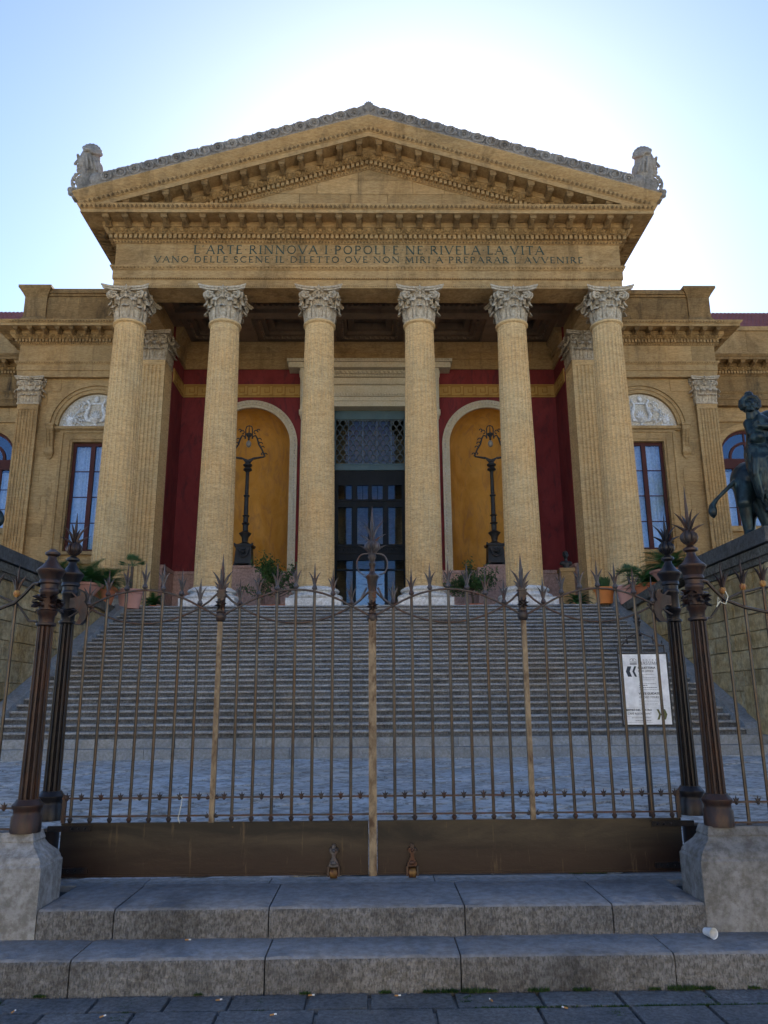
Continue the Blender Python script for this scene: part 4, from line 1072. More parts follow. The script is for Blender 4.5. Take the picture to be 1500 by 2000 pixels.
    m = MB(); x0, x1 = sorted((X(17.4), X(26))); dentils(m, x0, x1, YO-.10, ZWE+2.23*.785, ZWE+2.42*.785, .12, 54)
    part('dentils', m, 'tan', oe, kind='stuff')
    for k in range(26): link('egg', EGGW, None, oe, (X(17.5+k*.305), YO-.31, ZWE+2.0), True, rot=(R(38), 0, 0))
    m = MB(); B(m, 16.5, 34, YO-.05, YO+.8, 19.45, 19.75); B(m, 16.5, 34, YO+.05, YO+.7, 19.75, 21.3); B(m, 16.5, 34, YO-.05, YO+.8, 21.3, 21.55); part('outer_parapet', m, 'tan', theatre)
    a, b = sorted((X(17.2), X(27))); ashlar(oe, 'tan', a, b, 19.76, 21.29, YO+.03, .1, 1.5, 1.7, seed=41+s)
    m = MB(); oc = X(19.95); orr = 1.5; oz = 14.2; ob = 10.4
    lo, hi = sorted((X(16.7), X(34)))
    arch_wall(m, lo, hi, Z0, ZWE+.1, YO+.3, .5, oc, orr, oz, 24, ob); part('outer_wall', m, 'tan', theatre)
    oa = node('outer_masonry', theatre, (X(20), YO, Z0))
    def oko(x0, x1, z0, z1):
        if z1 > ob-.4 and z0 < oz and x1 > oc-orr-.35 and x0 < oc+orr+.35: return False
        if z1 > oz:
            dx = 0 if x0 < oc < x1 else min(abs(x0-oc), abs(x1-oc)); dz = max(0, z0-oz)
            if math.hypot(dx, dz) < orr+.35: return False
        return True
    a, b = sorted((X(16.85), X(22.5))); ashlar(oa, 'tan', a, b, 7.5, ZWE-.05, YO+.28, .1, .68, 1.4, oko, seed=51+s)
    m = MB(); arch_ring(m, oc, orr-.006, orr+.3, oz, ob, YO+.24, YO+.5); m.box(oc-orr-.45, oc+orr+.45, YO+.12, YO+.5, ob-.28, ob)
    m.box(*sorted((X(16.85), X(26))), YO+.18, YO+.34, 16.1, 16.35)
    for q in (-1, 1): m.lathe([(.05, 0), (.22, .05), (.24, .2), (.2, .4), (.28, .5)], oc+q*(orr+.1), YO+.25, 8, ob-.8)
    part('outer_casing', m, 'tan', theatre)
    ow = node('arched_window', theatre, (oc, YO+.5, ob)); m = MB(); yf = YO+.5
    arch_ring(m, oc, orr-.16, orr, oz, ob, yf, yf+.1); arch_ring(m, oc, orr-.72, orr-.58, oz-.05, oz-.05, yf, yf+.1, jamb=False)
    m.box(oc-orr+.16, oc+orr-.16, yf-.04, yf+.1, oz-.62, oz-.08); m.box(oc-.07, oc+.07, yf, yf+.1, ob, oz-.62); m.box(oc-.04, oc+.04, yf+.01, yf+.1, oz-.08, oz+orr-.16)
    for q in (-1, 1): m.box(oc+q*.75-.06, oc+q*.75+.06, yf+.005, yf+.1, ob, oz-.62)
    for k in range(1, 3): m.box(oc-orr+.16, oc+orr-.16, yf+.02, yf+.08, ob+k*1.05, ob+.03+k*1.05)
    part('window_frame', m, 'maroon_wood', ow)
    m = MB(); m.prism([(oc+(orr-.1)*math.cos(PI*k/20), oz+(orr-.1)*math.sin(PI*k/20)) for k in range(21)], yf+.05, yf+.06, 'y'); m.box(oc-orr+.1, oc+orr-.1, yf+.05, yf+.06, ob, oz)
    part('pane', m, 'glass', ow)
    P = [[(oc-orr+.05+(2*orr-.1)*j/50, yf+.3+.05*math.sin(j*.9), z) for j in range(51)] for z in (13.5, ob)]
    part('curtain', MB().grid(P, thick=(0, .008, 0)), 'curtain', ow, True)
    part('outer_room', MB().box(oc-2, oc+2, YO+1.8, YO+1.9, 9, 16), 'dark_interior', theatre)
    # tiled roof: rows of curved tiles
    tr = node('tiled_roof', theatre, (X(18), 38.6, 21.6)); part('roof_slab', MB().add([(X(11.0), 38.7, 21.6), (X(34), 38.7, 21.6), (X(34), 42.2, 24.62), (X(11.0), 42.2, 24.62), (X(11.0), 50, 24.0), (X(34), 50, 24.0)], [(0, 1, 2, 3), (3, 2, 5, 4)]), 'roof_tile', tr)
    tl = MB(); nt = 9
    for r in range(nt):
        y = 38.7+r*.39; z = 21.62+r*.336
        tl.add(*(lambda P: (P, [(i, i+1, i+3, i+2) for i in range(0, len(P)-2, 2)]))([q for j in range(0, 241) for q in ((X(15.6+j*.04), y, z+.07+.055*math.sin(j*.04/.24*2*PI)), (X(15.6+j*.04), y+.42, z+.36+.055*math.sin(j*.04/.24*2*PI)))]))
        tl.add(*(lambda P: (P, [(i, i+1, i+3, i+2) for i in range(0, len(P)-2, 2)]))([q for j in range(0, 241) for q in ((X(15.6+j*.04), y, z+.03+.055*math.sin(j*.04/.24*2*PI)), (X(15.6+j*.04), y, z+.07+.055*math.sin(j*.04/.24*2*PI)))]))
    part('roof_tiles', tl, 'roof_tile', tr, kind='stuff')
    part('outer_body', MB().box(*sorted((X(17.3), X(34))), 39.95, 56, Z0, 21.5).box(*sorted((X(10.95), X(16.79))), 36.5, 56, Z0, 19.4).box(*sorted((X(17.3), X(34))), 33, 38.2, Z0-5, Z0-.01), 'tan', theatre)

# ================================================================== STAIRS
SW = 9.05
stair = thing('grand_staircase', 'broad grey marble staircase of many worn steps rising to the portico', 'staircase', (BX, 19, .86))
def step_piece(seed):
    rg4 = random.Random(seed); m = MB(); n = 16; P = []; dip = rg4.uniform(.0, .010)
    for i in range(n+1):
        x = i/n; a = rg4.uniform(-.012, .006); b = rg4.uniform(-.006, .002)-dip*math.sin(PI*x)
        if i in (0, n): a -= .012; b -= .006
        P.append([(x, .02, 0), (x, .02+a*.3, .098), (x, -.045-a, .104+b*.5), (x, -.055-a, .125), (x, -.050-a, .152+b), (x, -.03, .1615+b), (x, .38, .1625), (x, .38, 0)])
    m.grid(P); m.f += [tuple(range(8)), tuple(range(n*8, n*8+8))]
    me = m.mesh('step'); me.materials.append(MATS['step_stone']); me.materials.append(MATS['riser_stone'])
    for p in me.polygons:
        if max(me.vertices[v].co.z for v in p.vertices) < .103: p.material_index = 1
    return me
SMS = [step_piece(k) for k in range(8)]; rg = random.Random(44)
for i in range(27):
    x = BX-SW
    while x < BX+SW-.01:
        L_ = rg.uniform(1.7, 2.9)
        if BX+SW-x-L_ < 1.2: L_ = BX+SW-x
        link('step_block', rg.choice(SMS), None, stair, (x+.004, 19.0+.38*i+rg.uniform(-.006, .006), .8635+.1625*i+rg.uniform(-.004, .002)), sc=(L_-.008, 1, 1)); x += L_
part('stair_core', MB().prism([(19.2, .3), (28.98, .3), (28.98, 5.0), (19.2, .82)], -SW+.02, SW-.02, 'x'), 'step_stone', stair)
lows = [(-9.75, -5.2), (-5.2, -1.9), (-1.9, 1.4), (1.4, 5.0), (5.0, 9.35)]
for (y0, z0, y1, z1) in ((18.3, .40, 18.72, .655), (18.7, .40, 19.35, .8635)):
    for a, b in lows:
        o_ = .6 if y0 > 18.5 else 0
        block('step_block', stair, 'step_smooth', a+o_*(a > -9)+.006, min(b+o_, 10.2)-.006, y0, y1 if y0 > 18.5 else y1-.002, z0, z1)
for s in (-1, 1):
    xa, xb = sorted((BX+s*SW, BX+s*(SW+.42)))
    part('stringer', MB().prism([(18.98, .8), (29.0, 5.1), (29.0, 5.32), (28.7, 5.30), (19.1, 1.14), (18.98, 1.0)], xa, xb, 'x'), 'step_smooth', stair)

# flank walls of ochre stone blocks, on each side of the stairs
def flank(s, label):
    X0 = BX+s*(SW+.42); w_ = thing('flank_wall', label, 'wall', (X0+s*2, 24, .4), 'flank walls beside the stairs')
    def B(mb, a, b, y0, y1, z0, z1): mb.box(*sorted((X0+s*a, X0+s*b)), y0, y1, z0, z1)
    yfr = 17.6 if s > 0 else 19.3
    m = MB(); B(m, .12, 9, 21.6, 29.0, -.2, 5.0); B(m, .12, 9, yfr+.3, 21.6, -.2, 4.85); part('wall_core', m, 'flank', w_)
    rg = random.Random(60+s)
    z = .3; r = 0
    while z < 4.9:
        h = rg.choice((.42, .5, .58)); y = yfr+.2 if z > .7 or s < 0 else 19.3
        while y < 29.0:
            L = rg.uniform(.7, 1.5); y2 = min(y+L, 29.0); ztop = min(z+h, 5.0 if y > 21.5 else 4.84)
            if z+h > .8635+(y2-19)*.4276-.2 or y2 < 19.4:
                q = rg.uniform(0, .035); xa, xb = sorted((X0+s*(.0+q), X0+s*.2)); block('stone_block', w_, 'flank', xa, xb, y+.012, y2-.012, z+.012, ztop-.01)
            y = y2
        z += h
    x = X0+s*.14                                                     # front face blocks
    for zi in range(8):
        zz = .86+zi*.5
        for k in range(3):
            xa, xb = sorted((X0+s*(.0+k*1.1+.01), X0+s*((k+1)*1.1-.01))); block('stone_block', w_, 'flank', xa, xb, yfr+.16+rg.uniform(0, .02), yfr+.4, zz+.012, min(zz+.49, 4.84))
    # upper pedestal coping
    m = MB(); B(m, -.02, 6, yfr-.0, 21.75, 4.85, 5.0); B(m, -.10, 6, yfr-.1, 21.8, 5.0, 5.22); part('coping', m, 'flank_cap', w_)
    m = MB(); B(m, -.16, 6, yfr-.15, 21.85, 5.26, 5.63 if s > 0 else 5.6); part('coping_slab', m, 'slate_cap', w_)
    m = MB()     # rear coping, lower and falling slightly to the back
    xa, xb = sorted((X0-s*.14, X0+s*1.0)); z1, z2 = (5.58, 5.08) if s > 0 else (5.40, 5.12)
    m.add([(xa, 22.0, z1-.32), (xb, 22.0, z1-.32), (xb, 29.3, z2-.30), (xa, 29.3, z2-.30), (xa, 22.0, z1), (xb, 22.0, z1), (xb, 29.3, z2), (xa, 29.3, z2)], [(0, 3, 2, 1), (4, 5, 6, 7), (0, 1, 5, 4), (1, 2, 6, 5), (2, 3, 7, 6), (3, 0, 4, 7)])
    part('coping', m, 'flank_cap', w_)
    if s > 0:    # carved base of the pedestal
        m = MB(); m.box(X0-.06, X0+4, 18.0, 19.62, .86, 2.0); part('base_block', m, 'flank', w_)
        m = MB(); m.lathe([(1.1, 0), (1.2, .06), (1.22, .14), (1.14, .24), (1.0, .28), (.95, .36), (1.0, .42), (.98, .5), (.8, .56), (.76, 1.6)], X0+1.25, 18.8, 28, 2.0); part('round_base', m, 'flank', w_, True)
flank(-1, 'stained ochre stone wall with a dark coping on the left side of the stairs')
flank(1, 'stained ochre stone wall on the right of the stairs, carrying the bronze lion group')

# ================================================================== TERRACE AND STREET
terr = thing('terrace', None, None, (0, 12, .38), kind='structure')
zt_ = lambda y: .361+(y-6.2)*.0062
part('terrace_bed', MB().add([(-25, 5.9, zt_(5.9)-.045), (25, 5.9, zt_(5.9)-.045), (25, 29, zt_(29)-.045), (-25, 29, zt_(29)-.045)], [(0, 1, 2, 3)]), 'bare_joint', terr)
rg = random.Random(9); cand = []
ang = R(38); ca, sa = math.cos(ang), math.sin(ang); LW, LH = 1.35, .62
for i in range(-30, 40):
    for j in range(-40, 50):
        u = (i+(.5 if j % 2 else 0))*LW; v = j*LH; x = u*ca-v*sa; y = 12+u*sa+v*ca
        if 5.6 < y < 18.9 and abs(x) < 2.0+y*.56: cand.append((y, x, u, v))
cand.sort()
def slab_geo(mb, u, v):
    g = rg.uniform(.016, .036); lo = rg.uniform(0, .022); cs = []
    for a, b in ((g, g), (LW-g, g), (LW-g, LH-g), (g, LH-g)):
        uu, vv = u+a, v+b; x = uu*ca-vv*sa; y = min(max(12+uu*sa+vv*ca, 6.13), 18.33); cs.append((x, y, zt_(y)-lo))
    ys_ = [c[1] for c in cs]
    if max(ys_)-min(ys_) < .02: return False
    mb.add([(x, y, z-.04) for x, y, z in cs]+cs, [(0, 1, 5, 4), (1, 2, 6, 5), (2, 3, 7, 6), (3, 0, 4, 7), (4, 5, 6, 7)]); return True
rest = MB()
cnt = 0
for y, x, u, v in cand:
    if cnt < 285:
        m = MB()
        if slab_geo(m, u, v): part('paving_slab', m, 'terrace', terr); cnt += 1
    else: slab_geo(rest, u, v)
part('distant_paving', rest, 'terrace', terr, kind='stuff')

g = part('ground', MB().add([(-400, -400, -.03), (400, -400, -.03), (400, 400, -.03), (-400, 400, -.03)], [(0, 1, 2, 3)]), 'ground', None, kind='structure')
pave = thing('pavement', None, None, (0, 4, 0), kind='structure')
y = 4.94; r = 0; rg = random.Random(12)
rows = [.235, .42, .42, .42, .42, .5, .5]
for h in rows:
    x = -5.2+rg.uniform(-.3, 0)
    while x < 5.2:
        L = rg.uniform(.42, .66) if r else rg.uniform(.34, .55)
        z = rg.uniform(-.006, .0); a, b = rg.uniform(-.006, .006), rg.uniform(-.006, .006)
        m = MB().add([(x+.006, y-h+.007, -.05), (x+L-.006, y-h+.007, -.05), (x+L-.006, y-.007, -.05), (x+.006, y-.007, -.05),
                      (x+.012, y-h+.012, z), (x+L-.012, y-h+.012, z+a*.4), (x+L-.012, y-.012, z+b*.4), (x+.012, y-.012, z)], [(0, 3, 2, 1), (4, 5, 6, 7), (0, 1, 5, 4), (1, 2, 6, 5), (2, 3, 7, 6), (3, 0, 4, 7)])
        part('paving_slab', m, 'pavement', pave); x += L
    y -= h; r += 1

fs = thing('front_steps', 'two low dark grey stone steps of long blocks in front of the gate', 'steps', (0, 5.2, 0))
def kerb_block(x0, x1, y0, y1, z0, z1, mat='kerb', rr=.022):
    n = 14; rg2 = random.Random(int(x0*100)+int(z1*1000)); P = []
    for i in range(n+1):
        x = x0+(x1-x0)*i/n; w1 = rg2.uniform(-.003, .003); w2 = rg2.uniform(-.003, .003)
        e = .012 if i in (0, n) else 0
        P.append([(x, y0+w1+e*.4, z0), (x, y0+w1*.5+e*.4, z1-rr*1.6), (x, y0+rr*.35+w2+e*.5, z1-rr*.6-e*.3), (x, y0+rr*1.1, z1-e*.5+w2*.3), (x, (y0+y1)/2, z1-e*.4), (x, y1, z1-e*.4), (x, y1, z0)])
    m = MB().grid(P); m.f += [tuple(range(7)), tuple(range(n*7, n*7+7))]
    o = part('step_block', m, mat, fs, True); o.data.materials.append(MATS['kerb_top'])
    for p in o.data.polygons:
        if p.index < n*6 and p.index % 6 >= 2: p.material_index = 1
G_ = .004
low = [-6.4, -5.2, -4.1, -3.0, -1.749, -.628, .509, 1.758, 3.0, 4.1, 5.3, 6.5]
for a, b in zip(low[:-1], low[1:]): kerb_block(a+G_, b-G_, 4.95, 5.42, -.05, .186)
topj = [-2.12, -1.636, -.661, .583, 1.527, 2.125]
for a, b in zip(topj[:-1], topj[1:]): kerb_block(a+G_, b-G_, 5.34, 6.02, .1, .361)
for a, b in ((-2.5, -1.65), (-1.65, -.75), (-.75, .45), (.45, 1.5), (1.5, 2.5)): block('sill_slab', fs, 'step_smooth', a+.004, b-.004, 6.025, 6.24, .1, .357)

# ================================================================== GATE PIERS, POSTS, GATE
def pedestal(s, label):
    p = thing('gate_pedestal', label, 'pedestal', (s*2.9, 5.7, 0), 'stone pedestals flanking the gate')
    xi, xo = s*2.125, s*6.2
    def rectpoly(i): a, b = sorted((xi+s*i, xo)); return a, b
    levels = [(.186, 0, 0), (.60, 0, 0), (.615, .012, .012), (.625, .012, .012), (.655, .03, .03), (.70, .085, .085), (.735, .11, .11), (.745, .105, .105), (.795, .125, .125)]
    vs = []; fcs = []
    for z, ix, iy in levels:
        a, b = rectpoly(ix); vs += [(a, 5.35+iy, z), (b, 5.35+iy, z), (b, 5.71-iy*.55, z), (a, 5.71-iy*.55, z)]
    for i in range(len(levels)-1):
        for k in range(4): fcs.append((i*4+k, i*4+(k+1) % 4, (i+1)*4+(k+1) % 4, (i+1)*4+k))
    fcs.append(tuple(range(len(vs)-4, len(vs))))
    m = MB().add(vs, fcs); part('pedestal_block', m, 'pedestal_stone', p)
    return p
pedestal(-1, 'grey stained stone pedestal under the brown post with the plain round cap')
pedestal(1, 'weathered grey stone pedestal under the brown post topped by a spiked bulb')

def blade(mb, base, d, h, w_, r0=.008, up=None):
    """curved pointed iron leaf from base, leaning in direction d"""
    d = Vector((d[0], d[1], 0)); B = Vector(base); pts = []; rs = []
    for i in range(8):
        t = i/7; pts.append(B+d*w_*(.15*t+.85*t*t)+Vector((0, 0, h*(t-.12*t*t)))); rs.append(r0*(1.0+.6*math.sin(t*PI*.8))*(1-t**2.2)+.0008)
    mb.tube(pts, rs, 5)
def spike(mb, x, y, z, h, r=.009):
    mb.lathe([(r*.6, 0), (r*1.3, h*.12), (r, h*.3), (r*.9, h*.55), (.0012, h)], x, y, 6, z)
def bar_finial():
    mb = MB(); mb.lathe([(.006, -.022), (.02, -.008), (.023, 0), (.018, .012), (.010, .03), (.012, .045)], 0, 0, 8)
    spike(mb, 0, 0, .03, .175, .0085)
    for dx, dy in ((1, 0), (-1, 0), (0, -1)): blade(mb, (dx*.007, dy*.007, .03), (dx, dy), .115, .042, .0058)
    return mb.mesh('finial')
FIN = bar_finial(); FIN.materials.append(MATS['spike_iron'])
FOOT = MB().lathe([(.004, -.03), (.012, -.024), (.02, -.008), (.02, 0), (.012, .008), (.013, .02)], 0, 0, 8).mesh('foot'); FOOT.materials.append(MATS['rusty'])
ROS = MB().lathe([(.006, -.02), (.013, -.01), (.013, 0), (.008, .005)], 0, 0, 7)
for dx in (-1, 1): blade(ROS, (dx*.006, 0, 0), (dx, 0), .028, .016, .005)
ROS.lathe([(.005, 0), (.008, .012), (.001, .04)], 0, 0, 5)
ROS = ROS.mesh('rosette'); ROS.materials.append(MATS['rusty'])
_bars = {}
def bar_mesh(h):
    k = round(h, 3)
    if k not in _bars:
        me = MB().tube([(0, 0, 0), (0, 0, h*.5), (0, 0, h)], .0125, 8).mesh('bar'); me.materials.append(MATS['bar_bronze']); _bars[k] = me
    return _bars[k]
YG = 6.17
def arc_up(x, xc, hw_): t = (x-xc)/hw_; return 2.505-.135*t*t if abs(t) <= 1 else 2.37
ARC = [(-.61, .445), (-1.815, .455)]
def leaf(s, label):
    L = thing('gate_leaf', label, 'gate', (s*1.2, YG, .38))
    xs = [.168, .316, .465, .614, .766, .914, 1.062, 1.381, 1.531, 1.681, 1.828, 1.972, 2.119, 2.266]
    for i, x in enumerate(xs):
        xc, hw_ = (.614, .446) if x < 1.2 else (1.823, .443)
        t = (x-xc)/hw_; zt2 = 2.505-.135*t*t
        b = link('bar', bar_mesh(zt2-.77), None, L, (s*x, YG, .775), True)
        link('finial', FIN, None, b, (s*x, YG, zt2+.028), True, rot=(0, 0, random.uniform(-.5, .5)))
        link('foot', FOOT, None, b, (s*x, YG-.004, .785), True)
    allx = [.06]+xs[:7]+[1.18]; 
    for a, b in zip([.03]+xs[:7], xs[:7]+[1.18]): link('rosette', ROS, None, L, (s*(a+b)/2 if a > .1 else s*.094, YG-.012, .934), True)
    for a, b in zip([1.24]+xs[7:], xs[7:]+[2.33]): link('rosette', ROS, None, L, (s*(a+b)/2, YG-.012, .934), True)
    m = MB()
    for (a, b) in ((.03, 1.19), (1.235, 2.335)):
        x0, x1 = sorted((s*a, s*b)); m.box(x0, x1, YG-.014, YG-.004, .926, .938); m.box(x0, x1, YG-.014, YG-.004, .798, .810)
    part('cross_rails', m, 'rusty', L)
    m = MB()       # interlaced curved straps
    for xc in (.614, 1.823):
        h = .446
        up = [(xc-h-.15, 2.29), (xc-h-.07, 2.335)]+[(xc+h*t, 2.37+.135*(1-t*t)) for t in [-1+k/6 for k in range(13)]]+[(xc+h+.07, 2.335), (xc+h+.14, 2.29)]
        dn = [(xc-h-.14, 2.49), (xc-h-.07, 2.42)]+[(xc+h*t, 2.37-.13*(1-t*t)) for t in [-1+k/6 for k in range(13)]]+[(xc+h+.07, 2.42), (xc+h+.14, 2.49)]
        m.tube([(s*x, YG-.016, z) for x, z in up], .0085, 6); m.tube([(s*x, YG+.014, z) for x, z in dn], .0085, 6)
    part('curved_straps', m, 'rusty', L, True)
    x0, x1 = sorted((s*.034, s*2.325)); m = MB().box(x0, x1, YG-.006, YG+.006, .385, .757); m.box(x0, x1, YG-.014, YG+.010, .745, .758); m.box(x0, x1, YG-.014, YG+.010, .383, .394)
    part('kick_plate', m, 'plate_iron', L)
    m = MB(); x0, x1 = sorted((s*2.305, s*2.332)); m.box(x0, x1, YG-.012, YG+.015, .76, .955); part('end_stile', m, 'gate_iron', L)
    # tan stile with flower block and spikes
    st_ = part('stile', MB().box(s*1.21-.019, s*1.21+.019, YG-.02, YG+.02, .755, 2.25), 'tan_stile', L)
    m = MB(); flower_block(m, s*1.21, 2.25, 1.0); part('flower_block', m, 'rusty', st_, True)
    m = MB(); fz = 2.53
    spike(m, s*1.21, YG, fz-.02, .29, .0145)
    for dx, dy in ((1, 0), (-1, 0), (0, -1), (0, 1)): blade(m, (s*1.21+dx*.012, YG+dy*.012, fz-.02), (dx, dy), .175, .075, .0085); blade(m, (s*1.21+dx*.02, YG+dy*.02, fz-.03), (dx, dy), .085, .045, .008)
    for dx in (1, -1): m.tube([(s*1.21+dx*.03, YG-.01, fz-.01), (s*1.21+dx*.055, YG-.01, fz+.008)], [.008, .002], 5)
    part('finial', m, 'spike_iron', st_, True)
    for z in (.80, .93):
        m = MB()
        for dx in (-1, 1): m.ball((s*1.21+dx*.035, YG-.01, z+.0), .014, 7, 5, (1.2, 1, 1)); m.tube([(s*1.21+dx*.02, YG-.015, z+.0), (s*1.21+dx*.04, YG-.018, z+.03)], [.006, .002], 5)
        part('bracket', m, 'rusty', st_, True)
    # roller under a cast bracket
    rx = s*.29
    m = MB(); m.prism([(rx-.04, .445), (rx+.04, .445), (rx+.03, .475), (rx+.013, .505), (rx+.012, .53), (rx+.03, .548), (rx+.034, .562), (rx+.024, .573), (rx+.012, .57), (rx+.014, .59), (rx, .602), (rx-.014, .59), (rx-.012, .57), (rx-.024, .573), (rx-.034, .562), (rx-.03, .548), (rx-.012, .53), (rx-.013, .505), (rx-.03, .475)], YG-.05, YG-.007, 'y')
    m.ball((rx, YG-.05, .556), .014, 8, 5); m.ball((rx, YG-.05, .47), .016, 8, 5, (1.6, .8, 1)); m.ball((rx-.026, YG-.05, .56), .009, 6, 4); m.ball((rx+.026, YG-.05, .56), .009, 6, 4)
    cb_ = part('roller_bracket', m, 'spike_iron' if s < 0 else 'rusty', L, True)
    m = MB(); m.tube([(rx-.026, YG-.03, .40), (rx+.026, YG-.03, .40)], .036, 14); m.tube([(rx-.042, YG-.03, .40), (rx+.042, YG-.03, .40)], .02, 8)
    part('roller', m, 'brass', cb_, True)
    m = MB(); m.box(rx-.045, rx-.032, YG-.06, YG+.0, .38, .45); m.box(rx+.032, rx+.045, YG-.06, YG+.0, .38, .45); part('fork', m, 'gate_iron', cb_)
    for z in (.72, .43):
        x0, x1 = sorted((s*2.10, s*2.42)); m = MB().box(x0, x1, YG-.024, YG-.007, z-.02, z+.02)
        for k in range(3): m.ball((s*(2.14+k*.05), YG-.026, z), .010, 6, 4)
        part('hinge_strap', m, 'post_dark', L)
    return L
def flower_block(m, x, z, k):
    """cast block with a star of pointed leaves"""
    m.lathe([(.022, 0), (.035, .01), (.042, .03), (.044, .05), (.036, .068), (.040, .074), (.033, .082)], x, YG, 10, z)
    m.box(x-.027, x+.027, YG-.027, YG+.027, z+.08, z+.20)
    for j in range(8):
        a = j*PI/4+.2; d = Vector((math.cos(a), 0, math.sin(a))); C = Vector((x, YG-.03, z+.135)); q = Vector((-d.z, 0, d.x))
        m.grid([[C-q*.004, C+Vector((0, -.012, 0)), C+q*.004], [C+d*.025-q*.011, C+d*.027+Vector((0, -.018, 0)), C+d*.025+q*.011], [C+d*.05-q*.001+Vector((0, -.008, 0)), C+d*.052+Vector((0, -.012, 0)), C+d*.05+q*.001+Vector((0, -.008, 0))]], thick=(0, .004, 0))
    m.ball((x, YG-.042, z+.135), .009, 6, 4)
    m.box(x-.034, x+.034, YG-.034, YG+.034, z+.20, z+.213); m.box(x-.030, x+.030, YG-.030, YG+.030, z+.218, z+.232); m.box(x-.036, x+.036, YG-.036, YG+.036, z+.237, z+.25)
    m.box(x-.026, x+.026, YG-.026, YG+.026, z+.19, z+.26)
LL = leaf(-1, 'left half of the rusty iron gate with spear bars above a dark brown plate')
LR_ = leaf(1, 'right half of the rusty iron gate, with the tall spiked centre stile')
# central stile belongs to the right leaf
m = MB().box(-.030, .030, YG-.034, YG-.008, .378, 2.26)
cs = part('centre_stile', m, 'tan_stile', LR_)
m = MB(); flower_block(m, 0, 2.235, 1.2); part('flower_block', m, 'rusty', cs, True)
m = MB(); m.lathe([(.036, 0), (.03, .01), (.033, .02), (.043, .10), (.052, .115), (.054, .13), (.035, .145), (.022, .16), (.019, .205), (.027, .215), (.029, .235), (.02, .245), (.024, .26), (.034, .285), (.03, .31), (.014, .325)], 0, YG, 8, 2.485)
part('vase', m, 'rusty', cs, True)
m = MB(); zb = 2.80
m.lathe([(.014, 0), (.03, .012), (.046, .04), (.05, .065), (.042, .09), (.022, .108), (.012, .13)], 0, YG, 12, zb)
for k in range(8):
    a = k*PI/4; m.tube([(math.cos(a)*(.016+.034*math.sin(u*PI/6)), YG+math.sin(a)*(.016+.034*math.sin(u*PI/6)), zb+.005+.105*u/6) for u in range(7)], [.004+.013*math.sin(u*PI/6) for u in range(7)], 6)
spike(m, 0, YG, zb+.09, .31, .0155)
for dx, dy in ((1, 0), (-1, 0), (0, -1), (0, 1)):
    blade(m, (dx*.012, YG+dy*.012, zb+.13), (dx, dy), .165, .085, .0075)
    blade(m, (dx*.02, YG+dy*.02, zb+.085), (dx, dy), .09, .095, .0075)
    blade(m, (dx*.02, YG+dy*.02, zb-.005), (dx, dy), .085, .095, .0075)
part('pineapple_finial', m, 'spike_iron', cs, True)
m = MB()
for sg in (-1, 1):
    pts = [(sg*(.03), YG, 2.80)]+[(sg*(.063+.062*math.sin(a)), YG, 2.712+.085*math.cos(a)) for a in [i*PI*1.05/12 for i in range(13)]]
    m.tube(pts, [.006]*13+[.002], 6)
    m.tube([(sg*.045, YG, 2.60), (sg*.075, YG, 2.615)], [.006, .002], 5); m.tube([(sg*.045, YG, 2.545), (sg*.085, YG, 2.548)], [.006, .002], 5)
    m.tube([(sg*.045, YG, 2.52), (sg*.09, YG, 2.43), (sg*.168, YG, 2.37)], .008, 6)
part('scroll_rings', m, 'spike_iron', cs, True)

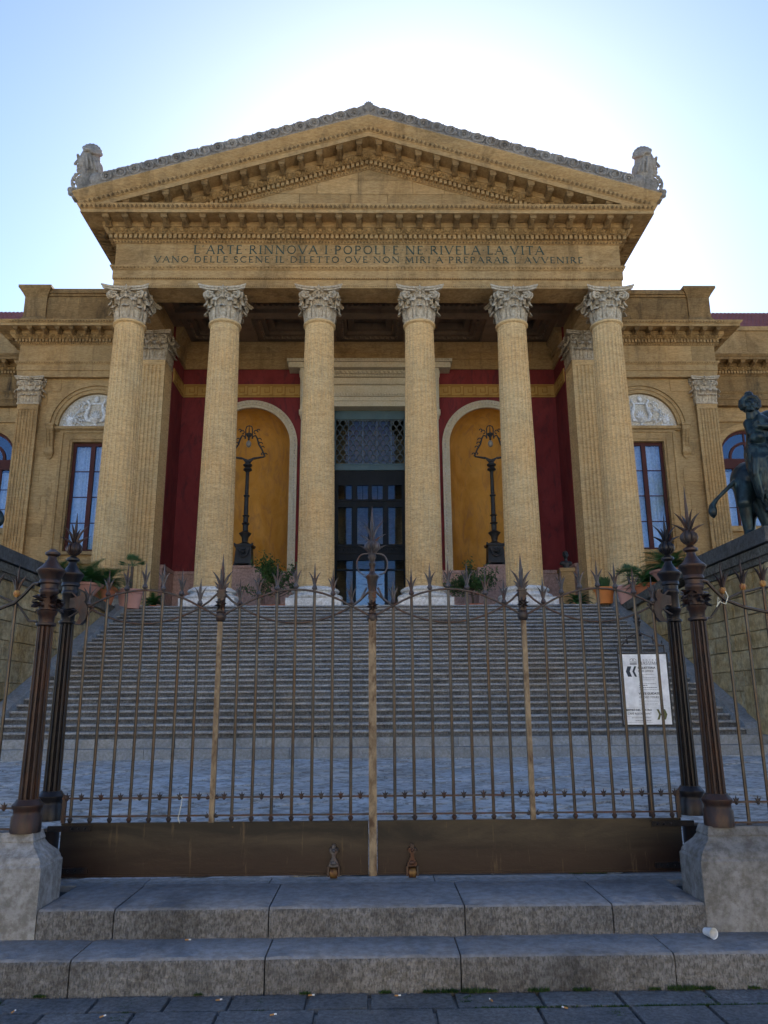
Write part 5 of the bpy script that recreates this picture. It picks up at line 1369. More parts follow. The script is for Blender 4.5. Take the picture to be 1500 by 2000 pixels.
def bulb(m, x, y, z, k=1.0, tall=.31, lean=0):
    m.lathe([(.012, 0), (.035, .015), (.05, .045), (.052, .07), (.04, .1), (.02, .12)], x, y, 12, z)
    for j in range(9):
        a = j*2*PI/9; m.tube([(x+math.cos(a)*(.016+.035*math.sin(u*PI/6)), y+math.sin(a)*(.016+.035*math.sin(u*PI/6)), z+.005+.115*u/6) for u in range(7)], [.004+.013*math.sin(u*PI/6) for u in range(7)], 6)
    spike(m, x, y, z+.10, tall, .013)
    for dx, dy in ((1, 0), (-1, 0), (0, -1), (0, 1)):
        blade(m, (x+dx*.014, y+dy*.014, z+.11), (dx, dy), .17, .09, .008); blade(m, (x+dx*.02, y+dy*.02, z+.09), (dx, dy), .09, .11, .008)
def post(x, y, z0, mat, rs, zcap, bulbtop, label, grp, boxmat=None, z_leaf=True):
    p = thing('gate_post', label, 'gate post', (x, y, z0), grp)
    m = MB(); zs0 = max(z0+.0, .77)
    if z0 < .6: m.lathe([(.085, 0), (.085, .32), (.095, .34)], x, y, 12, z0)
    m.lathe([(.098, 0), (.098, .10), (.088, .115), (.088, .14), (.10, .16), (.10, .175), (.082, .195), (.074, .21)], x, y, 16, zs0); part('post_base', m, mat, p, True)
    m = MB(); n = 12; zb0, zb1 = zs0+.2, zcap-.42; vs = []
    for z, r in ((zb0, rs), (zb1, rs*.84)):
        for k in range(n):
            for q, dd in ((0, 0), (.3, 0), (.45, .22), (.65, .28), (.85, .22)):
                a = (k+q)*2*PI/n; vs.append((x+math.cos(a)*r*(1-dd), y+math.sin(a)*r*(1-dd), z))
    N = n*5; m.add(vs, [(k, (k+1) % N, N+(k+1) % N, N+k) for k in range(N)]); part('fluted_shaft', m, mat, p)
    m = MB(); zc = zcap-.42
    m.lathe([(rs*.84, 0), (rs*1.05, .01), (rs*1.05, .025), (rs*.8, .03), (rs*.85, .075), (rs*1.0, .085), (rs*1.1, .11), (rs*.9, .12), (rs*.9, .23), (rs*1.02, .24), (rs*1.02, .262), (rs*.92, .27), (rs*.95, .30), (rs*1.12, .31), (rs*1.12, .325), (rs*1.05, .335), (rs*1.2, .36), (rs*1.38, .385), (rs*1.5, .395), (rs*1.5, .408), (rs*.95, .44), (rs*.5, .485), (rs*.45, .505), (rs*.8, .52), (rs*.8, .535), (rs*.5, .548), (rs*.3, .56)], x, y, 18, zc)
    part('post_capital', m, mat, p, True)
    if z_leaf:
        m = MB(); rg3 = random.Random(int(x*10)+3)
        for k in range(60):
            a = rg3.uniform(0, 2*PI); z = zc+rg3.uniform(.13, .22); d = Vector((math.cos(a), math.sin(a), rg3.uniform(-.6, .5))); P0 = Vector((x+math.cos(a)*rs*.85, y+math.sin(a)*rs*.85, z))
            s_ = Vector((-math.sin(a), math.cos(a), rg3.uniform(-.5, .5)))
            m.grid([[P0-s_*.006, P0+s_*.006], [P0+d*.026-s_*.018, P0+d*.026+s_*.018], [P0+d*.055-s_*.002, P0+d*.055+s_*.002]], thick=(0, .003, .003))
        part('leaf_wreath', m, mat, p)
    if bulbtop:
        m = MB(); bulb(m, x, y, zc+.555, tall=bulbtop); part('spiked_bulb', m, boxmat or mat, p, True)
    return p
post(-2.325, 5.535, .79, 'post_brown', .065, 2.575, 0, 'reddish brown fluted iron post with a plain round cap, on the left pedestal', None)
post(2.35, 5.535, .79, 'post_brown', .065, 2.59, .36, 'reddish brown fluted iron post with an orange spiked bulb, on the right pedestal', None, 'rusty')
post(-2.455, 6.25, .36, 'post_dark', .064, 2.665, .27, 'near-black iron hinge post with spiked bulb, behind the left pedestal', None, 'post_brown', False)
post(2.455, 6.25, .36, 'post_dark', .064, 2.655, .25, 'near-black iron hinge post with spiked bulb, behind the right pedestal', None, 'post_dark', False)
for s in (-1, 1):       # fish-tail brackets at the top hinges, parts of the leaves
    Lf = LL if s < 0 else LR_
    poly = [(2.41, 2.44), (2.355, 2.45), (2.325, 2.47), (2.335, 2.50), (2.30, 2.485), (2.285, 2.44), (2.295, 2.41), (2.27, 2.38), (2.262, 2.33), (2.275, 2.27), (2.31, 2.235), (2.365, 2.235), (2.335, 2.262), (2.322, 2.30), (2.335, 2.34), (2.37, 2.365), (2.41, 2.36)]
    m = MB().prism([(s*a, b) for a, b in poly], YG-.03, YG+.03, 'y'); part('hinge_bracket', m, 'rusty', Lf, True)
    m = MB(); m.tube([(s*2.28, YG, 2.39), (s*2.25, YG, 2.375), (s*2.22, YG, 2.37)], .009, 6); m.tube([(s*2.34, YG-.02, 2.25), (s*2.29, YG-.02, 2.28), (s*2.235, YG-.016, 2.345)], .008, 6); part('hinge_scroll', m, 'rusty', Lf, True)

def side_fence(s, label):
    F = thing('fence_panel', label, 'fence', (s*3.3, 5.535, .8), 'iron fence panels either side of the gate')
    y = 5.535
    for k in range(18):
        x = 2.555+k*.150; h = 2.375+.07*math.sin(min(1, k/4)*PI/2)
        b = link('bar', MB().tube([(0, 0, 0), (0, 0, (h-.79)*.5), (0, 0, h-.79)], .0125, 8).mesh('bar') if False else bar_mesh(h-.79), None, F, (s*x, y, .79), True)
        m = MB(); m.ball((s*x, y, h+.018), .025, 10, 6, (1, 1, 1.15)); part('gilt_ball', m, 'gold_ball', b, True)
        m = MB(); spike(m, s*x, y, h+.04, .19, .010)
        for dx, dy in ((1, 0), (-1, 0), (0, -1)): blade(m, (s*x+dx*.008, y+dy*.008, h+.035), (dx, dy), .125, .05, .0075)
        part('spear', m, 'post_brown', b, True)
        link('foot', FOOT, None, b, (s*x, y, .80), True)
        link('rosette', ROS, None, F, (s*(x-.078), y-.012, .945), True)
    m = MB(); x0, x1 = sorted((s*2.40, s*5.3)); m.box(x0, x1, y-.014, y-.004, .937, .949); m.box(x0, x1, y-.014, y-.004, .806, .818); part('cross_rails', m, 'rusty', F)
    m = MB()
    F2 = lambda a, dy, b: (s*a*.9585, y+dy, 1.6+(b-1.6)*.9585)
    m.tube([F2(2.50, -.02, 2.50), F2(2.54, -.02, 2.495), F2(2.60, -.02, 2.42), F2(2.665, -.02, 2.355), F2(2.8, -.02, 2.30), F2(2.95, -.02, 2.265), F2(3.15, -.02, 2.25), F2(3.5, -.02, 2.27), F2(4.1, -.02, 2.33), F2(5.4, -.02, 2.38)], .0125, 6)
    m.tube([F2(2.50, .016, 2.22), F2(2.56, .016, 2.225), F2(2.62, .016, 2.30), F2(2.665, .016, 2.355), F2(2.8, .016, 2.41), F2(3.0, .016, 2.455), F2(3.3, .016, 2.46), F2(4.2, .016, 2.44), F2(5.4, .016, 2.42)], .008, 6)
    part('curved_straps', m, 'post_dark', F, True)
side_fence(-1, 'dark iron spear fence with gilt balls, at the left edge beyond the brown post')
side_fence(1, 'dark iron spear fence with gilt balls, at the right edge beyond the brown post')

# ================================================================== SIGNBOARD
sg = thing('signboard', 'white theatre information board on an old iron post behind the gate', 'signboard', (3.1, 9.0, .38))
SX0, SX1, SZ0, SZ1 = 2.855, 3.40, 1.365, 2.15; SY = 9.0
part('board_back', MB().box(SX0-.012, SX1+.022, SY, SY+.03, SZ0-.02, SZ1+.022), 'sign_frame', sg)
bd = part('board', MB().box(SX0, SX1, SY-.008, SY-.002, SZ0, SZ1), 'sign_white', sg)
part('sign_post', MB().tube([(3.10, SY+.05, .38), (3.12, SY+.05, 2.40)], .034, 10).lathe([(.036, 0), (.045, .02), (.032, .04), (.032, .15), (.045, .165), (.045, .18), (.03, .19), (.045, .22), (.04, .245), (.015, .255)], 3.12, SY+.05, 12, 2.36), 'post_dark', sg, True)
m = MB(); m.tube([(SX0, SY+.03, 2.25), (SX0+.06, SY+.03, 2.26), (SX0+.14, SY+.03, 2.35), (3.12, SY+.03, 2.405), (SX1-.14, SY+.03, 2.35), (SX1-.06, SY+.03, 2.26), (SX1, SY+.03, 2.25)], .009, 6)
m.tube([(SX0, SY+.03, 2.25), (SX1, SY+.03, 2.25)], .009, 6); m.tube([(SX0, SY+.03, 2.15), (SX0, SY+.03, 2.26)], .008, 6); m.tube([(SX1, SY+.03, 2.15), (SX1, SY+.03, 2.26)], .008, 6)
for x, h in ((SX0+.12, .12), (3.12-.02, .05), (SX1-.12, .12), (SX0+.02, .05), (SX1-.02, .05)): blade(m, (x, SY+.03, 2.27), (0, 0), h, .01, .006)
part('scroll_arch', m, 'post_dark', sg, True)
YT = SY-.009
def flat_text(s, x, z, size, mat, bold=0, shear=0, align='LEFT'):
    cu = bpy.data.curves.new('lettering', 'FONT'); cu.body = s; cu.size = size; cu.offset = bold; cu.shear = shear; cu.align_x = align; cu.extrude = .0008; cu.resolution_u = 2
    o = bpy.data.objects.new('lettering', cu); COL.objects.link(o); o.rotation_euler = (PI/2, 0, 0)
    dg = bpy.context.evaluated_depsgraph_get(); me = bpy.data.meshes.new_from_object(o.evaluated_get(dg))
    bpy.data.objects.remove(o); bpy.data.curves.remove(cu)
    mb = MB(); mb.add([(x+v.co.x, YT-.001-v.co.z, z+v.co.y) for v in me.vertices], [tuple(p.vertices) for p in me.polygons]); bpy.data.meshes.remove(me)
    part('lettering', mb, mat, bd)
cxs = (SX0+SX1)/2
m = MB(); roman('TEATRO', cxs+.065, .20, 2.075, .018, YT, .001, m, .75); roman('MASSIMO', cxs+.065, .235, 2.030, .036, YT, .001, m, .1); part('lettering', m, 'ink', bd)
m = MB(); lx = cxs-.115
m.tube([(lx-.04, YT, 2.082), (lx-.02, YT, 2.10), (lx, YT, 2.106), (lx+.02, YT, 2.10), (lx+.04, YT, 2.082)], .002, 4); m.box(lx-.04, lx+.04, YT-.001, YT, 2.068, 2.071); m.ball((lx, YT, 2.086), .007, 6, 4, (1.6, .2, 1))
for k in range(8): m.box(lx-.038+k*.0102, lx-.033+k*.0102, YT-.001, YT, 2.036, 2.058)
m.box(lx-.04, lx+.04, YT-.001, YT, 2.03, 2.034); part('emblem', m, 'ink', bd)
def chev(x, z, w_, h, t, d, mat):
    # d=-1 points left
    pts = [(x, z), (x-d*w_, z+h/2), (x-d*w_-d*t, z+h/2), (x-d*t*1.0, z), (x-d*w_-d*t, z-h/2), (x-d*w_, z-h/2)]
    part('arrow', MB().prism([(x, z), (x-d*w_, z+h/2), (x-d*(w_+t), z+h/2), (x-d*t, z)], YT-.001, YT, 'y').prism([(x, z), (x-d*t, z), (x-d*(w_+t), z-h/2), (x-d*w_, z-h/2)], YT-.001, YT, 'y'), mat, bd)
chev(SX0+.065, 1.955, .022, .118, .045, -1, 'ink'); chev(SX0+.14, 1.955, .025, .118, .025, -1, 'ink')
chev(SX1-.045, 1.475, .022, .115, .045, 1, 'ink_olive'); chev(SX1-.115, 1.475, .025, .115, .025, 1, 'ink_olive')
flat_text('BIGLIETTERIA', SX0+.205, 1.985, .034, 'ink', .0007); flat_text('BOX OFFICE', SX0+.205, 1.948, .032, 'ink', 0, .2)
flat_text('VISITE GUIDATE', SX0+.19, 1.695, .034, 'ink', .0007); flat_text('GUIDED TOURS', SX0+.19, 1.655, .032, 'ink', 0, .2)
flat_text('BISTRÒ DEL TEATRO', SX0+.035, 1.515, .031, 'ink', .0006); flat_text('CAFÉ RESTAURANT', SX0+.045, 1.475, .031, 'ink', 0, .2)
m = MB(); rg = random.Random(2)
for x0, x1, z, t in ((.205, .39, 1.92, .004), (.205, .27, 1.9, .007), (.205, .40, 1.88, .005), (.205, .39, 1.858, .004), (.205, .40, 1.815, .004), (.205, .30, 1.795, .007), (.205, .41, 1.772, .006), (.205, .46, 1.75, .003), (.19, .48, 1.63, .0015), (.19, .42, 1.612, .004), (.19, .40, 1.588, .005), (.19, .5, 1.57, .0015), (.03, .5, 1.555, .0012), (.03, .32, 1.452, .0015), (.09, .31, 1.437, .005), (.13, .31, 1.405, .005), (.03, .33, 1.388, .0015)):
    if t < .003: m.box(SX0+x0, SX0+x1, YT-.001, YT, z, z+t); continue
    x = x0
    while x < x1: wd = rg.uniform(.006, .028); m.box(SX0+x, SX0+min(x1, x+wd), YT-.001, YT, z, z+t); x += wd+.004
part('small_print', m, 'ink', bd, kind='stuff')

# ================================================================== LAMPS IN THE NICHES
def lamp(s, label):
    x, y = BX+s*6.0, 36.15; z = 7.95; L = thing('lamp_standard', label, 'lamp', (x, y, z), 'iron lamp standards in the niches')
    m = MB()
    m.frustum(x, y, z+.18, z+1.0, .40, .40, .36, .36); m.box(x-.44, x+.44, y-.44, y+.44, z+1.0, z+1.08); m.box(x-.42, x+.42, y-.42, y+.42, z+.16, z+.24)
    for dx in (-1, 1):
        for dy in (-1, 1): m.ball((x+dx*.36, y+dy*.36, z+.09), .10, 8, 6); m.ball((x+dx*.42, y+dy*.40, z+1.1), .05, 6, 4)
    m.tube([(x-.28, y-.42, z+.85), (x-.18, y-.46, z+.55), (x, y-.47, z+.45), (x+.18, y-.46, z+.55), (x+.28, y-.42, z+.85)], .045, 6); m.ball((x, y-.42, z+.72), .11, 8, 6)
    for k in range(6): m.ball((x+math.cos(k*PI/3)*.17, y-.41, z+.72+math.sin(k*PI/3)*.15), .04, 6, 4)
    part('lamp_base', m, 'lamp_iron', L, True)
    m = MB(); m.lathe([(.30, 1.08), (.34, 1.14), (.2, 1.2), (.14, 1.26), (.17, 1.5), (.26, 1.62), (.30, 1.68), (.2, 1.74), (.13, 1.8), (.13, 2.1), (.2, 2.16), (.13, 2.22), (.12, 2.5), (.18, 2.55), (.11, 2.6), (.10, 3.5), (.15, 3.53), (.15, 3.58), (.095, 3.62), (.085, 4.75), (.12, 4.8), (.22, 4.86), (.2, 4.94), (.12, 5.0), (.22, 5.08), (.23, 5.14), (.14, 5.2), (.12, 5.3)], x, y, 16, z)
    part('lamp_column', m, 'lamp_iron', L, True)
    m = MB(); m.prism([(x-.12, z+5.25), (x+.12, z+5.25), (x+.25, z+5.42), (x+.5, z+5.52), (x+.3, z+5.52), (x+.12, z+5.44), (x, z+5.40), (x-.12, z+5.44), (x-.3, z+5.52), (x-.5, z+5.52), (x-.25, z+5.42)], y-.05, y+.05, 'y')
    for q in (-1, 1):
        m.tube([(x+q*.3, y, z+5.47), (x+q*.6, y, z+5.52), (x+q*.78, y, z+5.55), (x+q*.80, y, z+5.72), (x+q*.70, y, z+5.78), (x+q*.64, y, z+5.70), (x+q*.70, y, z+5.64)], [.06, .05, .045, .045, .04, .035, .025], 6)
        m.tube([(x+q*.78, y, z+5.66), (x+q*.66, y, z+5.95), (x+q*.50, y, z+6.2), (x+q*.42, y, z+6.5), (x+q*.33, y, z+6.66), (x+q*.2, y, z+6.62), (x+q*.17, y, z+6.5)], .042, 6)
        for a, b, r_ in ((.53, 6.42, .10), (.60, 6.22, .09), (.34, 6.84, .10), (.46, 6.93, .07), (.70, 6.02, .08), (.86, 5.66, .08)):
            m.tube([(x+q*(a+r_*math.cos(t)), y, z+b+r_*math.sin(t)) for t in [k*PI/4 for k in range(7)]], .028, 5)
        m.tube([(x+q*.17, y, z+6.5), (x+q*.165, y, z+7.0), (x+q*.12, y, z+7.14), (x, y, z+7.18)], .03, 6)
    m.lathe([(.015, 0), (.02, .12), (.05, .16), (.06, .3), (.10, .36), (.15, .42), (.15, .5), (.03, .56), (.015, .9)][::1], x, y, 10, z+6.26)
    part('scroll_arms', m, 'lamp_iron', L, True)
    m = MB(); m.ball((x, y, z+6.22), 1, 12, 8, (.13, .13, .18)); part('lamp_globe', m, 'globe', L, True)
    pp = MB(); pp.box(x-.95, x+.95, y-.7, YW-.08, Z0, z-.12); pp.box(x-.62, x+.62, y-.75, YW-.05, z-.12, z)
    part('lamp_plinth', pp, 'pink_marble', theatre)
lamp(-1, 'dark iron lamp standard with scrolled bell-shaped arms in the left yellow niche')
lamp(1, 'dark iron lamp standard with scrolled bell-shaped arms in the right yellow niche')

# bust on a stone pillar
b_ = thing('bust', 'small dark bronze bust of a man on a tan stone pillar', 'bust', (8.15, 31.8, Z0))
part('pillar', MB().box(7.88, 8.42, 31.55, 32.1, Z0, 6.95).box(7.84, 8.46, 31.51, 32.14, 6.95, 7.1), 'tan', b_)
m = MB(); bx, by = 8.17, 31.82
capsule(m, (bx, by, 7.1), (bx, by, 7.3), .13, .13); capsule(m, (bx-.17, by, 7.33), (bx+.17, by, 7.33), .10, .10); capsule(m, (bx, by, 7.38), (bx, by, 7.55), .075, .07)
m.ball((bx, by, 7.70), 1, 12, 10, (.115, .135, .165)); capsule(m, (bx-.02, by-.13, 7.70), (bx-.02, by-.155, 7.66), .02, .028); capsule(m, (bx-.06, by-.11, 7.74), (bx+.05, by-.11, 7.74), .02, .02)
m.ball((bx, by-.10, 7.60), .05, 8, 6); m.ball((bx, by+.03, 7.76), 1, 10, 8, (.125, .135, .12)); m.ball((bx+.12, by, 7.69), .03, 6, 4); m.ball((bx-.12, by, 7.69), .03, 6, 4)
organic('bronze_head', m, 'lamp_iron', b_, .018, 2)

# ================================================================== PLANTS
def frond(mb, base, az, L, el0, droop, n=14, lw=.018, ll=.16, fold=.5, rachis=.006):
    d = Vector((math.cos(az), math.sin(az), 0)); up = Vector((0, 0, 1)); s_ = Vector((-d.y, d.x, 0)); p = Vector(base); pts = [p.copy()]; el = el0
    for i in range(n):
        p = p+(d*math.cos(el)+up*math.sin(el))*L/n; el -= droop/n; pts.append(p.copy())
        t = (i+1)/n; q = ll*math.sin(PI*min(1, .15+t*.9))**.6
        fw = (d*math.cos(el)+up*math.sin(el))
        for sgn in (-1, 1):
            tip = p+s_*sgn*q*.85+fw*q*.55+up*q*fold*.4; w2 = fw*lw
            mb.add([p-w2*.6, p+w2*.6, tip], [(0, 1, 2)])
    mb.tube(pts, [rachis*(1-.8*i/len(pts)) for i in range(len(pts))], 4)
def cycad(mb, c, L, n, seed):
    rg = random.Random(seed)
    for k in range(n):
        az = k*2.399+rg.uniform(-.2, .2); el = R(78-58*(k/n)**.8+rg.uniform(-6, 6)); frond(mb, c, az, L*rg.uniform(.8, 1.1), el, R(rg.uniform(60, 95)), 22, .036, L*.25, .35)
def fan_palm(mb, c, h, n, L, seed):
    rg = random.Random(seed)
    for k in range(n):
        az = k*2.399; el = R(rg.uniform(5, 80)); d = Vector((math.cos(az)*math.cos(el), math.sin(az)*math.cos(el), math.sin(el))); P = Vector(c)+Vector((0, 0, 0)); e = P+d*L*.55
        mb.tube([P, e], .006, 4); s_ = d.cross(Vector((0, 0, 1))).normalized(); u = s_.cross(d)
        for j in range(13):
            a = R(-80+j*13.3); t = (d*math.cos(a)+s_*math.sin(a)); tip = e+t*L*.5+u*.02-Vector((0, 0, .04)); w_ = (s_*math.cos(a)-d*math.sin(a))*.012
            m1 = e+t*L*.25; mb.add([e, m1-w_, tip, m1+w_], [(0, 1, 2, 3)])
def pot_mesh(mb, x, y, z, r, h, taper=.72, rim=.05, sq=0):
    mb.lathe([(r*taper, 0), (r*.92, h*.72), (r*.95, h*.78), (r*1.05, h*.8), (r*1.08, h*.97), (r*1.0, h), (r*.92, h*.98), (r*.9, h*.88)], x, y, 20, z)
def planter(label, x, y, z, r, h, mat, kind, L=.8, n=22, seed=1, leafm='leaf_dark', trunk=0, taper=.72):
    t = thing('potted_plant', label, 'potted plant', (x, y, z), 'potted plants around the stairs')
    m = MB(); pot_mesh(m, x, y, z, r, h, taper); part('pot', m, mat, t, True)
    part('soil', MB().lathe([(r*.9, 0), (r*.9, .02)], x, y, 16, z+h*.9), 'soil', t)
    m = MB(); top = z+h*.9+trunk
    if trunk: part('trunk', MB().lathe([(.07, 0), (.05, trunk*.5), (.06, trunk)], x, y, 8, z+h*.9), 'bark', t)
    if kind == 'cycad': cycad(m, (x, y, top+.05), L*1.25, int(n*1.9), seed)
    elif kind == 'fan': fan_palm(m, (x, y, top+.02), .4, n, L, seed)
    elif kind == 'grass':
        rg = random.Random(seed)
        for k in range(n*6):
            a = rg.uniform(0, 2*PI); e = rg.uniform(.2, 1); d = Vector((math.cos(a), math.sin(a), 0))*e; P0 = Vector((x, y, top))+d*r*.4; l_ = L*rg.uniform(.6, 1)
            P1 = P0+d*l_*.35+Vector((0, 0, l_*.7)); P2 = P0+d*l_*.8+Vector((0, 0, l_*.75)); w_ = Vector((-d.y, d.x, 0)).normalized()*.012
            m.add([P0-w_, P0+w_, P1+w_, P1-w_, P2], [(0, 1, 2, 3), (3, 2, 4)])
    part('foliage', m, leafm, t)
    return t
planter('wide pink clay bowl with a dark cycad, on the left wall nearest the gate', -9.75, 26.0, 5.22, .58, .42, 'pink_clay', 'cycad', .95, 26, 1, taper=.5)
planter('terracotta bowl half hidden behind the left gate post, with a cycad', -10.45, 25.2, 5.3, .50, .40, 'terracotta', 'cycad', .85, 22, 2, taper=.5)
planter('terracotta pot with a spreading cycad between the pink bowl and the pink round pot', -9.75, 27.6, 5.15, .55, .62, 'terracotta', 'cycad', 1.0, 26, 3)
planter('round pink pot with a slim fan palm at the top left of the stairs', -9.05, 28.75, 5.12, .48, .72, 'pink_clay', 'fan', .55, 18, 4, 'leaf_palm', .95)
planter('small leafy plant in a low pot on the landing left of the first pink base', -8.45, 29.6, 5.25, .16, .10, 'terracotta', 'cycad', .50, 16, 5)
planter('bright orange pot half hidden behind the cycads on the left wall', -9.95, 28.9, 5.6, .24, .60, 'pot_orange', 'fan', .4, 8, 6, 'leaf_palm', .05)
planter('orange pot with feathery light green plant at the top right of the stairs', 8.75, 28.7, 5.22, .38, .62, 'pot_orange', 'grass', .65, 26, 7, 'leaf_palm')
planter('round pink pot with a small fan palm, right of the orange pot', 9.55, 28.2, 5.15, .50, .66, 'pink_clay', 'fan', .55, 22, 8, 'leaf_palm', .45)
planter('terracotta pot with a dark cycad on the right wall, between the pink pots', 9.85, 27.0, 5.2, .55, .50, 'terracotta', 'cycad', .85, 24, 9)
planter('wide pink bowl with a big cycad, on the right wall nearest the gate', 9.9, 25.2, 5.45, .58, .44, 'pink_clay', 'cycad', .95, 26, 10, taper=.5)
planter('dark little plant in a low pot on the landing beside the stone pillar', 8.0, 29.7, 5.25, .18, .10, 'terracotta', 'cycad', .52, 16, 11)
def citrus(label, x, y, h, seed):
    t = thing('potted_tree', label, 'potted tree', (x, y, Z0), 'potted citrus trees by the door'); rg = random.Random(seed)
    m = MB(); pot_mesh(m, x, y, Z0, .95, .34, .7); part('pot', m, 'terracotta', t, True)
    part('soil', MB().lathe([(.86, 0), (.86, .02)], x, y, 16, Z0+.3), 'soil', t)
    m = MB(); lm = MB(); m.tube([(x, y, Z0+.25), (x+.05, y, Z0+.6), (x-.02, y, Z0+1.0)], [.06, .05, .045], 7)
    for k in range(20):
        a = rg.uniform(0, 2*PI); e = R(rg.uniform(5, 80)); L_ = rg.uniform(.6, 1.15)*h*.55; d = Vector((math.cos(a)*math.cos(e)*1.15, math.sin(a)*math.cos(e)*.8, math.sin(e))); P0 = Vector((x, y, Z0+rg.uniform(.7, 1.15))); P1 = P0+d*L_*.5+Vector((0, 0, .08)); P2 = P0+d*L_
        m.tube([P0, P1, P2], [.02, .014, .006], 5)
        for j in range(105):
            tt = rg.uniform(.35, 1.12); c = P0+(P2-P0)*tt+Vector([rg.gauss(0, .10) for _ in range(3)]); u = Vector([rg.gauss(0, 1) for _ in range(3)]).normalized(); v = u.orthogonal().normalized(); s1 = rg.uniform(.05, .085)
            lm.add([c-u*s1, c+v*s1*.45, c+u*s1, c-v*s1*.45], [(0, 1, 2, 3)])
    part('trunk', m, 'bark', t, True); part('foliage', lm, 'leaf_citrus', t)
citrus('citrus tree in a low terracotta bowl, left of the doorway', -3.95, 32.2, 2.7, 5)
citrus('citrus tree in a low terracotta bowl, right of the doorway', 4.2, 32.2, 2.4, 8)

# ================================================================== BRONZE LION GROUPS
def lion_group(name, label, ox, oy, oz, mir=1):
    t = thing(name, label, 'statue', (ox, oy, oz))
    P = lambda x, y, z: (ox+mir*x, oy+y, oz+z)
    m = MB(); C = lambda a, b, ra, rb: capsule(m, P(*a), P(*b), ra, rb, 12)
    # lion: rump at left, body going to the right and away; legs on the plinth
    C((.55, .15, 1.65), (2.2, .35, 1.85), .52, .58); m.ball(P(2.3, .4, 2.0), 1, 14, 10, (.7, .62, .8)); m.ball(P(2.9, .3, 2.4), .48, 12, 9)
    C((2.95, .1, 2.45), (3.3, -.05, 2.3), .3, .22); C((1.25, .1, 1.75), (1.5, .1, 2.5), .55, .40); C((1.25, -.25, 1.5), (1.35, -.3, 2.3), .38, .32); C((1.0, -.1, 1.2), (.95, -.1, .9), .3, .26)
    C((.34, .05, 1.45), (.14, -.15, .95), .33, .20); C((.14, -.15, .95), (.22, -.05, .25), .17, .12); C((.22, -.08, .12), (.45, -.2, .1), .13, .11)
    C((.55, .45, 1.4), (.62, .55, .8), .32, .2); C((.62, .55, .8), (.5, .5, .2), .17, .13); C((.5, .45, .12), (.75, .3, .1), .13, .11)
    C((2.2, -.05, 1.5), (2.2, -.15, .7), .28, .18); C((2.2, -.15, .7), (2.2, -.1, .15), .17, .14); C((2.4, .6, 1.5), (2.7, .6, .2), .26, .14)
    # tail hanging down to the left, with a tuft
    C((.18, .05, 1.62), (-.03, -.02, 1.50), .10, .07); C((-.03, -.02, 1.50), (-.30, -.05, 1.27), .065, .055); C((-.30, -.05, 1.27), (-.52, -.05, 1.06), .055, .055); C((-.52, -.05, 1.06), (-.64, -.05, .90), .055, .08)
    m.ball(P(-.65, -.05, .76), 1, 12, 9, (.115, .11, .19)); C((-.65, -.05, .66), (-.63, -.05, .54), .06, .015)
    m.ball(P(1.32, .0, 2.45), 1, 14, 10, (.50, .45, .62)); C((.75, .2, 1.35), (.88, .1, .3), .30, .17); C((1.2, -.2, 1.4), (1.25, -.25, .9), .34, .26); C((1.25, -.25, .9), (1.3, -.25, .15), .22, .16)
    organic('lion', m, 'bronze', t, .03, 2)
    f = MB(); m = f
    # woman seated sideways on the lion's back, torso leaning left, head tilted down
    C((.62, -.30, 2.25), (.60, -.36, 2.62), .33, .28); C((.60, -.36, 2.62), (.66, -.38, 2.98), .28, .30)
    m.ball(P(.50, -.55, 2.90), .13, 10, 8); m.ball(P(.80, -.55, 2.93), .13, 10, 8)
    C((.42, -.38, 3.03), (.98, -.30, 3.24), .15, .19)                      # shoulders
    C((.66, -.38, 3.12), (.52, -.44, 3.34), .17, .13)                      # neck
    C((.40, -.40, 3.00), (.36, -.52, 2.72), .14, .11); C((.36, -.52, 2.72), (.52, -.70, 2.80), .10, .075)   # near arm
    C((1.06, -.30, 3.18), (1.26, -.46, 2.95), .18, .13); C((1.26, -.46, 2.95), (.85, -.68, 2.84), .13, .10); C((.85, -.68, 2.84), (.48, -.74, 2.83), .10, .07) # far arm across the chest
    m.ball(P(.46, -.62, 2.56), 1, 12, 9, (.20, .15, .19)); m.ball(P(.46, -.72, 2.56), 1, 10, 8, (.12, .10, .11))
    C((.70, -.40, 2.22), (1.02, -.72, 2.50), .30, .21); C((1.02, -.72, 2.50), (.92, -.66, 1.95), .20, .15); C((.92, -.66, 1.95), (.84, -.60, 1.4), .15, .10)  # raised knee
    C((.50, -.42, 2.2), (.40, -.60, 1.70), .32, .27); C((.40, -.60, 1.70), (.46, -.55, 1.1), .25, .18); C((.46, -.55, 1.1), (.56, -.52, .72), .13, .09); C((.54, -.52, .66), (.66, -.68, .60), .08, .05)
    C((.66, -.50, .95), (.72, -.52, .62), .10, .08); C((.72, -.52, .6), (.84, -.66, .56), .075, .05)
    organic('woman', f, 'bronze', t, .02, 2)
    q = MB(); m = q      # hand laid over the other arm: palm, four bent fingers and a thumb
    C((.52, -.74, 2.835), (.42, -.78, 2.83), .070, .062)
    for k, (ln, dz) in enumerate(((.085, .062), (.10, .022), (.092, -.018), (.072, -.056))):
        a = (.40, -.80, 2.84+dz); b = (.40-ln*.75, -.835, 2.835+dz*1.25); c_ = (.40-ln*1.15, -.80, 2.79+dz*1.3); C(a, b, .024, .021); C(b, c_, .021, .016)
    C((.48, -.78, 2.885), (.43, -.82, 2.935), .028, .022); C((.43, -.82, 2.935), (.38, -.83, 2.94), .022, .017)
    organic('hand', q, 'bronze', t, .009, 1)
    h = MB(); m = h; hx, hy, hz = .45, -.48, 3.50
    C((hx+.06, hy+.04, hz-.34), (hx+.0, hy, hz-.10), .12, .10)
